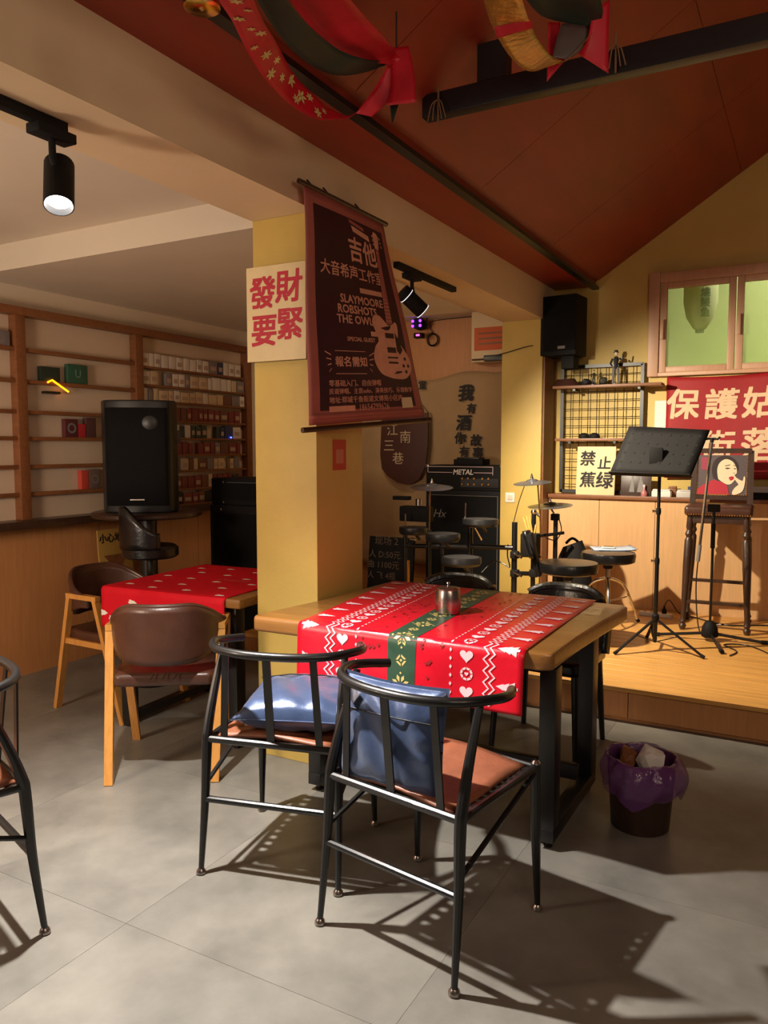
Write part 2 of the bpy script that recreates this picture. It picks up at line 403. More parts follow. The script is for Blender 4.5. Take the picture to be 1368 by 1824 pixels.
# ================================================================== TABLE AND ITS CHAIRS
TZ = 0.77
tb = thing('dining_table', 'thick oak plank table on black steel frame under red runner', 'table', (-1.33, 2.97, 0))
def tl(x, y, z): return (x + 1.33, y - 2.97, z)
outl = [(-1.985, 2.50), (-1.97, 2.475), (-1.4, 2.49), (-0.78, 2.475), (-0.735, 2.50), (-0.725, 2.8), (-0.705, 3.1), (-0.68, 3.40), (-0.70, 3.435),
        (-1.3, 3.45), (-1.86, 3.455), (-1.885, 3.43), (-1.895, 3.28), (-1.912, 2.95), (-1.925, 2.86), (-1.955, 2.70)]
MB().prism([tl(x, y, TZ - 0.062) for x, y in outl], (0, 0, 0.062)).build('tabletop', M_oak, tb, bevel=0.014, seg=3)
MB().boxb(*[a for a in (-1.82 + 1.33, -0.80 + 1.33, 2.64 - 2.97, 3.30 - 2.97, TZ - 0.10, TZ - 0.062)]).build('top_frame', M_black, tb)
for sx, x in ((-1, -1.80), (1, -0.80)):
    for y, wd in ((2.69, 0.075), (3.23, 0.085)):
        MB().boxb(x - 0.03 + 1.33, x + 0.03 + 1.33, y - wd / 2 - 2.97, y + wd / 2 - 2.97, 0.075, TZ - 0.10).build('leg', M_black, tb, bevel=0.003)
        MB().lathe([(0.016, 0.0), (0.018, 0.006), (0.012, 0.01), (0.008, 0.02), (0.008, 0.05)], 10, (x + 1.33, y - 2.97, 0.0)).build('levelling_foot', M_plastic, tb)
    MB().boxb(x - 0.03 + 1.33, x + 0.03 + 1.33, 2.65 - 2.97, 3.27 - 2.97, 0.03, 0.08).build('foot_bar', M_black, tb, bevel=0.003)
MB().boxb(-0.47, 0.53, 0.10, 0.14, 0.10, 0.16).build('stretcher', M_black, tb, bevel=0.003)

# ---- red runner: param a = across (0..1), b = length in metres from the back edge
RFL, RFR = PZ(524, 1112, TZ), PZ(927, 1168, TZ)
RBL, RBR = PZ(700, 1036, TZ), PZ(1062, 1071, TZ)
for p in (RFL, RFR): p.y = 2.462
DL = 0.975                     # length lying on the table
HANG = 0.225
Wr = (RFR - RFL).length
def runner(a, b, off=0.0):
    t = min(b / DL, 1.0)
    L_ = RBL.lerp(RFL, t); R_ = RBR.lerp(RFR, t); p = L_.lerp(R_, a)
    rr = 0.022
    if b <= DL - rr:
        p.z = TZ + 0.0035 + 0.0015 * math.sin(a * 9 + b * 7) + off
    else:
        q = b - (DL - rr)
        if q < rr * PI / 2:
            th = q / rr; y = 2.462 + rr - 0 * rr - rr * math.sin(th) - 0.006; z = TZ + 0.0035 - rr * (1 - math.cos(th))
            nn = Vector((0, -math.sin(th), math.cos(th)))
        else:
            d = q - rr * PI / 2; y = 2.462 - 0.006 - 0.006 * math.sin(a * 14) * min(1, d / 0.1) - 0.012 * d / 0.25; z = TZ + 0.0035 - rr - d
            nn = Vector((0, -1, 0))
        x = p.x; p = Vector((x, y, z)) + nn * off
    return p
def hang(a): return HANG - 0.018 * a
rn = MB().grid(lambda u, v: runner(u, v * (DL + hang(u))), 40, 90).build('table_runner', M_redsat, None, solid=0.002)
tag(rn, 'red runner with green centre stripe and pale trees hanging over oak table', 'table runner')
def rmap(x, y): return runner(min(max(x / Wr + 0, 0), 1), y, 0.0022)    # x metres across, y metres along
def dense(poly, step=0.03):
    out = []
    for i in range(len(poly)):
        a, b = poly[i], poly[(i + 1) % len(poly)]; n = max(1, int(math.hypot(b[0] - a[0], b[1] - a[1]) / step))
        out += [(a[0] + (b[0] - a[0]) * k / n, a[1] + (b[1] - a[1]) * k / n) for k in range(n)]
    return out
LT = DL + HANG - .02
gmb = MB().grid(lambda u, v: rmap(Wr * (0.437 + 0.126 * u), 0.002 + v * (LT - 0.004)), 5, 80); gmb.build('green_stripe', M_green, rn)
def rmap2(x, y): return runner(min(max(x / Wr, 0), 1), min(y, DL + hang(x / Wr) - 0.004), 0.0034)
pale = []; gold = []; dk = []
def tree(cx, cy, s, flip=1):     # tree lying across: tip towards +x*flip
    pts = [(-1.0, -0.12), (-0.75, -0.12), (-0.75, -0.55), (-0.2, -0.28), (-0.25, -0.42), (0.3, -0.2), (0.25, -0.3), (1.0, 0)]
    pts = pts + [(x, -y) for x, y in reversed(pts[:-1])]
    return [(cx + flip * x * s, cy + y * s) for x, y in pts]
def heart(cx, cy, s):
    return [(cx + s * 0.06 * 16 * math.sin(t) ** 3, cy + s * 0.06 * -(13 * math.cos(t) - 5 * math.cos(2 * t) - 2 * math.cos(3 * t) - math.cos(4 * t))) for t in [2 * PI * k / 20 for k in range(20)]]
def ring(cx, cy, r, rr, n=8):
    out = []
    for k in range(n):
        a, b = 2 * PI * k / n, 2 * PI * (k + 0.8) / n
        out.append([(cx + r * math.cos(a), cy + r * math.sin(a)), (cx + r * math.cos(b), cy + r * math.sin(b)), (cx + rr * math.cos(b), cy + rr * math.sin(b)), (cx + rr * math.cos(a), cy + rr * math.sin(a))])
    return out
def star(cx, cy, s):
    out = []
    for k in range(8):
        a = 2 * PI * k / 8 + PI / 8
        def q(r, da): return (cx + s * r * math.cos(a + da), cy + s * r * math.sin(a + da))
        out.append([q(0.22, 0), q(0.62, 0.27), q(0.9, 0.0), q(0.62, -0.27)])
    for k in range(4):
        a = PI / 2 * k; c = (cx + s * 1.0 * math.cos(a), cy + s * 1.0 * math.sin(a)); d = s * 0.12
        out.append([(c[0] - d, c[1]), (c[0], c[1] - d), (c[0] + d, c[1]), (c[0], c[1] + d)])
    return out
for side in (0, 1):
    f = (lambda t: t * Wr) if side == 0 else (lambda t: (1 - t) * Wr)
    y = 0.07; k = 0
    while y < LT - 0.03:
        shapes('tree_print', [dense(tree(f(0.062), y, 0.040, 1 if side == 0 else -1), 0.02)], rmap2, M_print, rn); y += 0.128; k += 1
    y = 0.01; k = 0
    for dx in (0, 0.022):
        y = 0.008; k = 0
        while y < LT - 0.03:
            x0 = f(0.15) + dx + (0.010 if k % 2 else -0.010); x1 = f(0.15) + dx + (-0.010 if k % 2 else 0.010)
            pale.append([(x0, y), (x0 + 0.007, y), (x1 + 0.007, y + 0.02), (x1, y + 0.02)]); y += 0.02; k += 1
    y = 0.045; k = 0
    while y < LT - 0.03:
        if k % 2: shapes('heart_print', [heart(f(0.225), y, 0.026)], rmap2, M_print, rn)
        else: pale += ring(f(0.225), y, 0.024, 0.016); pale.append(heart(f(0.225), y, 0.008))
        y += 0.064; k += 1
    y = 0.03
    while y < LT - 0.02:
        c = f(0.29); pale.append([(c - 0.005, y), (c, y - 0.008), (c + 0.005, y), (c, y + 0.008)]); y += 0.03
    for k in range(46):
        x = f(random.uniform(0.315, 0.415)); y = random.uniform(0.03, LT - 0.03); r = random.uniform(0.004, 0.010)
        dk.append([(x - r, y), (x, y - r), (x + r, y), (x, y + r)])
y = 0.085; k = 0
while y < LT - 0.03:
    if k % 2 == 0: gold += star(Wr * 0.5, y, 0.042)
    else: gold += ring(Wr * 0.5, y, 0.022, 0.013, 4); gold.append([(Wr * .5 - .006, y), (Wr * .5, y - .006), (Wr * .5 + .006, y), (Wr * .5, y + .006)])
    y += 0.088; k += 1
for n_, p_, m_ in (('pale_print', pale, M_print), ('gold_print', gold, M_gold), ('speckle_print', dk, M_dkred)): shapes(n_, p_, rmap2, m_, rn)['kind'] = 'stuff'

# sugar pot
c = PZ(798, 1093, TZ + 0.004)
pot = thing('sugar_pot', 'small round stainless steel pot with knobbed lid on runner', 'pot', (c.x, c.y, TZ + 0.0065))
MB().lathe([(0.0, 0.0), (0.046, 0.0), (0.050, 0.004), (0.053, 0.03), (0.053, 0.06), (0.048, 0.095), (0.046, 0.10), (0.0, 0.10)], 28).build('body', M_steel, pot)
MB().lathe([(0.0485, 0.0995), (0.0485, 0.104), (0.03, 0.110), (0.0, 0.112)], 28).build('lid', M_steel, pot)
MB().lathe([(0.005, 0.110), (0.004, 0.118), (0.008, 0.122), (0.007, 0.128), (0.0, 0.130)], 14).build('knob', M_chrome, pot)

# ---- black tube armchairs
def tube_chair(label, loc, rotz):
    t = thing('tube_armchair', label, 'chair', (*loc, 0), rotz, 'black steel armchairs with round rail')
    R = 0.0135
    for s in (-1, 1):
        leg = smoothpts([(s * .246, -.238, 0.012), (s * .240, -.212, .25), (s * .236, -.200, .44), (s * .236, -.192, .49), (s * .232, -.155, .60), (s * .225, -.085, .765)], 5)
        rr = [0.009 + 0.0085 * min(1, p[2] / 0.42) - .006 * max(0, (p[2] - .48) / .29) for p in leg]
        l = MB().tube(leg, rr, 10).build('rear_leg', M_tube, t)
        MB().lathe([(0.013, 0.0), (0.017, 0.004), (0.016, 0.012), (0.010, 0.020)], 12, (s * .246, -.238, 0)).build('foot', M_steel, l)
        fr = [(s * .235, .246, 0.012), (s * .228, .240, .25), (s * .225, .238, .475)]
        l = MB().tube(fr, [0.009, 0.0155, 0.0155], 10).build('front_leg', M_tube, t)
        MB().lathe([(0.013, 0.0), (0.017, 0.004), (0.016, 0.012), (0.010, 0.020)], 12, (s * .235, .246, 0)).build('foot', M_steel, l)
        MB().lathe([(0.0135, 0.47), (0.0145, 0.478), (0.008, 0.487), (0.0, 0.488)], 12, (s * .225, .238, 0)).build('post_cap', M_chrome, l)
        MB().tube([(s * .235, -.198, .462), (s * .225, .238, .462)], 0.011, 10).build('side_rail', M_tube, t)
        MB().tube([(s * .239, -.207, .305), (s * .226, .235, .45)], 0.008, 8).build('side_brace', M_tube, t)
        MB().bar((s * .172, -.198, .462), (s * .155, -.212, .768), 0.024, 0.006, (0, 1, 0)).build('back_slat', M_black, t)
    MB().bar((0, -.198, .462), (0, -.232, .768), 0.028, 0.006, (0, 1, 0)).build('back_slat', M_black, t)
    MB().tube([(-.236, -.2, .462), (.236, -.2, .462)], 0.0125, 10).build('rear_rail', M_tube, t)
    MB().tube([(-.225, .238, .462), (.225, .238, .462)], 0.0115, 10).build('front_rail', M_tube, t)
    MB().tube([(-.240, -.212, .255), (.240, -.212, .255)], 0.0115, 10).build('rear_stretcher', M_tube, t)
    rail = smoothpts([(-.228, .078, .748), (-.262, 0.0, .758), (-.262, -.085, .768), (-.20, -.185, .772), (-.08, -.232, .772), (.08, -.232, .772), (.20, -.185, .772), (.262, -.085, .768), (.262, 0.0, .758), (.228, .078, .748)], 6)
    MB().tube(rail, 0.0145, 12).build('arm_rail', M_tube, t)
    # webbing bars across the seat
    bar0 = MB().boxb(-.225, .225, -.011, .011, .459, .465).build('seat_bar', M_black, t); bar0.location = (0, -.165, 0)
    for k in range(1, 11): share('seat_bar', bar0, t, (0, -.165 + .037 * k, 0))
    MB().grid(lambda u, v: Vector(((u - .5) * (.40 + .01 * math.sin(v * 5)), -.185 + v * .41, .472 + .006 * math.cos((u - .5) * 5) + .004 * math.sin(v * 7 + u * 4))), 14, 14).build('seat_pad', M_tanleather, t, solid=0.012)
    return t
ca = tube_chair('black tube armchair with upright navy cushion and tan seat, beside waste bin', (-.985, 2.085), math.radians(-10.1))
cb = dup(ca, None, (-1.60, 2.225, 0), math.radians(13.9), 'black tube armchair with navy cushion lying flat on its seat')
cc = dup(ca, None, (-2.272, 1.307, 0), math.radians(162), 'black tube armchair without cushion, standing apart from the tables')

def cushion(label, loc, rot, w=0.40, h=0.40, th=0.13):
    def side(sg):
        def fn(u, v):
            x, y = u * 2 - 1, v * 2 - 1
            pinch = 1 - 0.07 * ((1 - x * x) + (1 - y * y)) * 0.9 * max(abs(x), abs(y)) ** 4
            ex = max(0, 1 - abs(x / .95) ** 3.0); ey = max(0, 1 - abs(y / .95) ** 3.0)
            z = (max(ex, 0) * max(ey, 0)) ** 0.45 * th / 2 + 0.005 * math.sin(x * 11 + y * 5) * ex * ey
            z += 0.006 * math.sin(y * 17) * (abs(x) ** 3) * ex + 0.006 * math.sin(x * 15 + 1) * abs(y) ** 3 * ey
            return Vector((x * w / 2 * pinch, y * h / 2 * pinch, sg * z))
        return fn
    mb = MB().grid(side(1), 41, 41).grid(side(-1), 41, 41)
    o = mb.build('cushion', M_satin, None, weld=True)
    tag(o, label, 'cushion', 'navy satin cushions')
    o.location = loc; o.rotation_euler = rot
    zp = MB().tube([(-w * .42, h * .20, th * .40), (-w * .15, h * .20, th * .52), (w * .15, h * .20, th * .52), (w * .42, h * .20, th * .40)], 0.0025, 6).build('zip_seam', M_black, o)
    return o
def chair_pt(ch, p): return Matrix.Translation(ch.location) @ Matrix.Rotation(ch.rotation_euler.z, 4, 'Z') @ Vector(p)
p = chair_pt(ca, (-.045, -.140, .612))
cushion('navy satin cushion standing upright against armchair back slats', p, (math.radians(84), 0, math.radians(-10.1 + 5)), .37, .335, .10)
p = chair_pt(cb, (.03, .02, .543))
cushion('navy satin cushion lying flat on armchair seat', p, (math.radians(2), 0, math.radians(22)), .41, .40, .14)

# ---- black leather chairs on the stage side of the table
def leather_chair(label, loc, rotz):
    t = thing('leather_chair', label, 'chair', (*loc, 0), rotz, 'black leather chairs across the table')
    def back(u, v):
        x = (u - .5) * 2; wdt = .235 * (1 - .22 * max(0, v - .45) ** 2 * 3)
        return Vector((x * wdt, -.20 - .06 * v + .055 * x * x, .45 + v * (.285 - .04 * x ** 4)))
    b = MB().grid(back, 22, 14).build('backrest', M_blkleather, t, solid=0.05)
    MB().tube([back(i / 20, 1.0) + Vector((0, 0, .0)) for i in range(21)], 0.027, 10).build('top_roll', M_blkleather, t)
    for k in (.36, .5, .64): MB().tube([back(k, q / 8) + Vector((0, -.027, 0)) for q in range(9)], 0.003, 6).build('seam', M_black, b)
    MB().prism([(-.22, -.2, .41), (.22, -.2, .41), (.23, .18, .41), (.19, .22, .41), (-.19, .22, .41), (-.23, .18, .41)], (0, 0, .065)).build('seat', M_blkleather, t, bevel=0.02, seg=3)
    for sx in (-1, 1):
        for sy in (-1, 1):
            MB().tube([(sx * .19, sy * .17, .42), (sx * .21, sy * .20, .0)], [0.019, 0.013], 10).build('leg', M_black, t)
    return t
la = leather_chair('black leather chair behind table, in front of drum thrones', (-1.10, 3.66), PI - math.radians(4))
lb = dup(la, None, (-1.665, 3.70, 0), PI + math.radians(6), 'black leather chair behind table, in front of dark drum pads and price board')

# ---- waste bin
c = PZ(1135, 1478)
wbn = thing('waste_bin', 'brown waste bin lined with purple plastic bag beside table', 'bin', (c.x, c.y + .05, 0))
MB().lathe([(0.105, 0.0), (0.108, 0.004), (0.128, 0.262), (0.131, 0.268), (0.128, 0.27), (0.122, 0.262), (0.102, 0.012), (0.0, 0.012)], 28).build('bucket', M_dkwood, wbn)
def bag(u, v):
    a = 2 * PI * u
    if v < .35: r = .119 - .01 * (1 - v / .35); z = .10 + .175 * v / .35
    elif v < .45: r = .119 + .016 * (v - .35) / .1; z = .278 + .004 * math.sin(a * 5)
    else:
        q = (v - .45) / .55; r = .135 + .022 * math.sin(q * PI) * (1 + .5 * math.cos(a - .2)) + .004 * math.sin(a * 9 + q * 6) + .006 * q; z = .278 - q * (.14 + .02 * math.sin(a * 3) + .012 * math.sin(a * 7))
    r += .003 * math.sin(a * 17 + v * 9)
    return Vector((r * math.cos(a), r * math.sin(a), z))
MB().grid(bag, 72, 22, True).build('bin_bag', M_purple, wbn)
def crumple(s, seed, sx=1, sz=1):
    rnd = random.Random(seed); bm = bmesh.new(); bmesh.ops.create_icosphere(bm, subdivisions=2, radius=s)
    for v_ in bm.verts: v_.co *= rnd.uniform(.72, 1.18); v_.co.x *= sx; v_.co.z *= sz
    mb = MB(); bm.verts.ensure_lookup_table(); mb.add([v_.co[:] for v_ in bm.verts], [tuple(v_.index for v_ in f.verts) for f in bm.faces]); bm.free(); return mb
o = crumple(.05, 3, 1, 1.2).build('crumpled_tissue', M_paper, None, smooth=0, loc=(wbn.location.x + .035, wbn.location.y - .01, .262)); tag(o, 'crumpled white tissue poking out of purple bin bag', 'tissue')
o = crumple(.043, 5, .8, 1.1).build('paper_cup_scrap', M_brnwood, None, smooth=0, loc=(wbn.location.x - .052, wbn.location.y + .0, .255)); tag(o, 'brown paper scrap in bin bag beside white tissue', 'scrap')
# ================================================================== LAMPS ON THE BEAM
def track_light(label, y0, y1, x, yl, head, target, lens_m, energy, color, angle, blend, trims=False):
    t = thing('track_light', label, 'lamp', (x, yl, ZB), 0)
    MB().boxb(-.018, .018, y0 - yl, y1 - yl, -.032, 0).build('track', M_blackm, t, bevel=0.003)
    MB().boxb(-.030, .030, -.07, .07, -.062, -.032).build('adapter', M_blackm, t, bevel=0.004)
    h = Vector(head) - Vector((x, yl, ZB)); d = (Vector(target) - Vector(head)).normalized()
    MB().tube([(0, 0, -.055), (0, 0, h.z + .085), tuple(h + Vector((0, 0, .03)))], 0.011, 10).build('stem', M_blackm, t)
    q = d.to_track_quat('Z', 'Y').to_matrix()
    hd = MB().lathe([(0.0, -.10), (.044, -.10), (.046, -.095), (.046, .07), (.043, .07), (.040, .045), (0.0, .045)], 24, h, q).build('lamp_head', M_blackm, t)
    MB().lathe([(0.0, .0462), (.039, .0462), (.039, .0478), (0, .0478)], 24, h, q).build('lens', lens_m, hd)
    if trims:
        for z_ in (-.062, .066): MB().lathe([(.0465, z_), (.0475, z_), (.0475, z_ + .004), (.0465, z_ + .004)], 24, h, q, cap=False).build('trim_ring', M_whiteled, hd)
    lo = add_light('spot_bulb', 'SPOT', Vector(head) + d * .075, energy, color, Vector(head) + d * 2, 0.03, angle, blend)
    lo.parent = t; lo.matrix_parent_inverse = Matrix.Translation((-x, -yl, -ZB))
    return t
HEAD1 = PX(105, 335, -2.12)
track_light('lit black spotlight on short track under cream beam, dazzling white', 1.10, 1.75, -2.12, HEAD1.y - .02, HEAD1, (-1.3, 0.95, 0.0), M_lamp, KEY, (1.0, 0.95, 0.88), 140, 1.0)
HEAD2 = PX(738, 540, -2.06)
track_light('black spotlight behind hanging scroll, aimed at stage', PZ(705, 466, ZB).y, PZ(797, 513, ZB).y, -2.06, HEAD2.y - .03, HEAD2, (-.75, 5.6, .65), M_lamp2, STG, (1.0, 0.87, 0.66), 104, 0.75, True)

# ================================================================== PILLAR THINGS
# light box sign on the pillar front
c0 = PY(443, 480, 2.84); c1 = PY(545, 465, 2.84); c2 = PY(449, 645, 2.84)
sw = c1.x - c0.x; sh = c0.z - c2.z
sg = thing('shop_sign', 'cream sign box with four crimson characters mounted on yellow pillar', 'sign', ((c0.x + c1.x) / 2, 2.88, c2.z + .0), 0)
MB().boxb(-sw / 2 - .005, sw / 2 + .03, -.045, -.0005, 0, sh).build('box', M_black, sg, bevel=0.003)
MB().boxb(-sw / 2 - .005, sw / 2 + .005, -.052, -.045, -.002, sh + .002).build('face', M_signcream, sg, bevel=0.002)
fm = flat((0, -.0528, sh / 2), (1, 0, 0), (0, 0, 1))
for ch, x, y in (('發', -.235, .20), ('要', -.215, -.20), ('財', .225, .24), ('緊', .235, -.15)):
    lettering('character', [(ch, sw * .47, x * sw, y * sh, dict(bold=.022, shear=.05))], fm, M_crimson, sg)
# small red notice on the pillar side
pn = PX(604, 812, XB)
nt = thing('notice', 'small red notice with blank white square on pillar side', 'notice', (XB, pn.y, pn.z - .065))
MB().boxb(.0005, .004, -.055, .055, 0, .14).build('card', mat('notice_red', (186, 62, 40), .6), nt)
MB().boxb(.004, .0046, -.032, .032, .03, .095).build('white_square', mat('notice_pale', (196, 120, 90), .6), nt)

# hanging scroll poster with guitar
TLc, TRc = PX(541, 330, -1.875), PX(682, 400, -1.875)
BLc, BRc = Vector((-1.90, 2.776, 1.545)), Vector((-1.70, 3.50, 1.605))
base = (TLc + TRc + BLc + BRc) / 4
sc_ = thing('scroll_poster', 'hanging plum scroll poster with guitar and pale lettering between beam and table', 'poster', base)
SW, SH = (TRc - TLc).length, (TLc - BLc).length
def scm(s, t, off=0.0):
    a = TLc.lerp(TRc, s); b = BLc.lerp(BRc, s); p = a.lerp(b, t)
    nrm = (TRc - TLc).lerp(BRc - BLc, t).cross(b - a).normalized() * -1
    if nrm.x < 0: nrm = -nrm
    p = p + nrm * (off + 0.012 * math.sin(t * PI) * math.sin(s * PI) + .004 * math.sin(t * 9 + s * 3))
    return p - base
MB().grid(lambda u, v: scm(u, v), 24, 30).build('backing', M_bannerrim, sc_, solid=0.002)
MB().grid(lambda u, v: scm(.085 + .85 * u, .055 + .885 * v, .0022), 24, 30).build('printed_panel', M_bannerdark, sc_)
def smap(x, y): return scm(x, y, .0034)          # x,y as fractions
def smt(x, y): return scm(x / SW, -y / SH, .0036)  # metres, y negative downward
for e0, e1, nm, r in ((TLc, TRc, 'top_rod', .011), (BLc, BRc, 'bottom_rod', .012)):
    d = (e1 - e0).normalized() * .035; off = Vector((0, 0, .008 if nm == 'top_rod' else -.018))
    MB().tube([e0 - d + off - base, e1 + d + off - base], r, 12).build(nm, M_dkwood, sc_)
for k in (.12, .3, .7): MB().tube([scm(k, 0) + Vector((0, 0, .005)), scm(k, 0) + Vector((-.04, 0, .05))], .004, 6).build('hook', M_black, sc_)
MB().grid(lambda u, v: scm(u, .955 + .02 * v, .004), 16, 3).build('hem', M_bannerrim, sc_, solid=.004)
T = lambda b, s, x, y, **k: (b, s, x * SW, -y * SH, k)
lettering('title', [T('吉他', .118, .615, .205, bold=.02)], smt, M_bannerpr, sc_)
lettering('subtitle', [T('大音希声工作室', .066, .475, .312, bold=.012)], smt, M_bannerpr, sc_)
lettering('band_name', [T('SLAYMOORE', .052, .53, .435, bold=.02)], smt, M_bannerpr, sc_)
lettering('band_name', [T('ROBSHOTS', .052, .47, .482, bold=.02)], smt, M_bannerpr, sc_)
lettering('band_name', [T('THE OWLZ', .052, .46, .529, bold=.02)], smt, M_bannerpr, sc_)
lettering('guest_line', [T('SPECIAL GUEST', .026, .47, .618, bold=.02)], smt, M_bannerpr, sc_)
lettering('badge_lettering', [T('報名需知', .048, .36, .725, bold=.02)], smt, M_bannerpr, sc_)
for b_, y_, s_ in (('零基础入门、自由弹唱', .822, .031), ('民谣弹唱、主音solo、演奏技巧、乐理教学', .858, .0275), ('地址:郓城千鱼街道文博苑小区内', .897, .031)):
    lettering('small_print', [T(b_, s_, .155, y_, bold=.008, align='LEFT')], smt, M_bannerpr, sc_)
lettering('phone_number', [T('18654799626', .042, .40, .935, align='LEFT', sx=.8)], smt, M_bannerpr, sc_)
shapes('bar', [rect(.52, .372, .77, .396)], smap, M_bannerpr, sc_); shapes('bar', [rect(.57, .575, .66, .598)], smap, M_bannerpr, sc_)
shapes('bar', [rect(.155, .922, .37, .948)], smap, M_bannerpr, sc_)
shapes('slanted_bar', [[(.50, .085), (.72, .105), (.73, .132), (.52, .112)]], smap, M_bannerpr, sc_)
shapes('slanted_bar', [[(.48, .06), (.66, .076), (.67, .092), (.485, .076)]], smap, M_bannerrim, sc_)
shapes('blank_square', [rect(.80, .895, .905, .948)], smap, M_signcream, sc_)
bd = []
for sx_ in (-1, 1):
    for q in range(4):
        x0 = .355 + sx_ * .17; bd.append([(x0, .69 + q * .02), (x0 + sx_ * (.05 - .01 * q), .675 + q * .03), (x0 + sx_ * (.05 - .01 * q), .68 + q * .03), (x0, .695 + q * .02)])
bd += [rect(.22, .672, .49, .675), rect(.22, .775, .49, .778)]
shapes('badge_scrollwork', bd, smap, M_bannerpr, sc_)['kind'] = 'stuff'
body = smoothpts([(x + .055, y, 0) for x, y in [(.70, .80), (.58, .775), (.52, .71), (.54, .65), (.585, .615), (.565, .57), (.545, .53), (.57, .497), (.63, .492), (.68, .515), (.72, .535), (.765, .53), (.80, .515), (.822, .53), (.815, .575), (.80, .61), (.845, .645), (.90, .70), (.895, .76), (.82, .80), (.70, .80)]], 5)
shapes('guitar_body', [[(p[0], p[1]) for p in body[:-1]]], lambda x, y: scm(x, y, .0032), M_bannerpr, sc_)
shapes('guitar_neck', [[(.755, .53), (.825, .53), (.838, .15), (.80, .15)]], lambda x, y: scm(x, y, .0036), M_bannerrim, sc_)
shapes('guitar_head', [[(.795, .155), (.843, .155), (.865, .09), (.845, .075), (.80, .07), (.785, .09)]], lambda x, y: scm(x, y, .0036), M_bannerpr, sc_)
fr = []
for k in range(20):
    y = .17 + .36 * k / 20; c = .819 + (.79 - .819) * (y - .15) / .38; h_ = .021 + .014 * (y - .15) / .38
    fr.append(rect(c - h_, y, c + h_, y + .003))
shapes('frets', fr, lambda x, y: scm(x, y, .0041), M_bannerpr, sc_)['kind'] = 'stuff'
shapes('tuning_pegs', [ell(.776 + .003 * k + (.095 if k > 2 else 0), .095 + .02 * (k % 3), .008, .006, 10) for k in range(6)], lambda x, y: scm(x, y, .0036), M_bannerpr, sc_)['kind'] = 'stuff'
shapes('pickup', [rect(.665, .575, .76, .60)], lambda x, y: scm(x + .055, y, .0040), M_bannerdark, sc_)
shapes('pickup', [rect(.665, .645, .76, .672)], lambda x, y: scm(x + .055, y, .0040), M_bannerdark, sc_)
shapes('bridge', [rect(.66, .692, .77, .70)], lambda x, y: scm(x + .055, y, .0040), M_bannerdark, sc_); shapes('bridge', [rect(.665, .716, .765, .726)], lambda x, y: scm(x + .055, y, .0040), M_bannerdark, sc_)
shapes('pickguard', [[(.775, .565), (.81, .61), (.835, .655), (.80, .68), (.77, .66)]], lambda x, y: scm(x + .055, y, .0040), M_bannerdark, sc_)
for k, (x, y) in enumerate([(.845, .70), (.87, .735), (.82, .735), (.84, .765)]): shapes('dial', [ell(x, y, .013, .009, 12)], lambda x, y: scm(x + .055, y, .0040), M_bannerdark, sc_)

# ================================================================== ALCOVE
YA = 6.75
def linen(u, v):
    a = PY(640, 650, YA - .05); x = -4.3 + u * 2.05
    zt = 2.03 + .14 * u + .02 * math.sin(u * 20); z = zt - v * 1.75
    y = YA - .05 - .02 * math.sin(u * 26 + v * 2) * (0.4 + .6 * v) - .012 * math.sin(u * 11 - v * 4)
    return Vector((x + 3.2, y - YA, z - .3))
o = MB().grid(linen, 60, 30).build('wall_hanging', M_tapestry, None, loc=(-3.2, YA, .3), solid=.002); tag(o, 'pale linen wall hanging with black brush characters behind amplifier', 'wall hanging')
def lm(x, y):   # world x,z on the hanging
    return Vector((x + 3.2, -.088, y - .3))
for ch, u, v, px in (('我', 829, 702, 28), ('有', 839, 729, 17), ('酒', 825, 755, 27), ('你', 819, 782, 20), ('有', 826, 806, 18), ('故', 847, 786, 20), ('事', 850, 808, 19)):
    p = PY(u, v, YA - .09); lettering('brush_character', [(ch, px * .0056, p.x, p.z, dict(bold=.03, shear=.1))], lm, M_ink, o)
p = PY(752, 687, YA - .09); lettering('brush_character', [('宣', .085, p.x, p.z, dict(bold=.03))], lm, M_ink, o)
# dark pennant hanging in front
pc = PY(718, 800, 6.6)
pv = thing('pennant', 'dark brown rounded pennant with chalky characters hanging in alcove', 'pennant', (pc.x, 6.6, pc.z))
pts = []
for u, v in [(762, 735), (762, 790), (758, 830), (745, 855), (728, 864), (708, 860), (690, 848), (680, 835), (677, 810), (680, 735)]:
    q = PY(u, v, 6.6); pts.append((q.x - pc.x, 0, q.z - pc.z))
MB().prism(pts, (0, .02, 0)).build('cloth', M_hide, pv, bevel=.004)
fm = flat((0, -.002, 0), (1, 0, 0), (0, 0, 1))
for ch, u, v in (('江', 699, 767), ('南', 722, 780), ('三', 693, 795), ('巷', 709, 818)):
    q = PY(u, v, 6.6); lettering('chalk_character', [(ch, .125, q.x - pc.x, q.z - pc.z, dict(bold=-.006))], fm, M_chalk, pv)
MB().tube([(pts[0][0], .01, pts[0][2]), (pts[0][0] - .2, .14, pts[0][2] + .16), (pts[-1][0], .01, pts[-1][2])], .003, 6).build('cord', M_ink, pv)

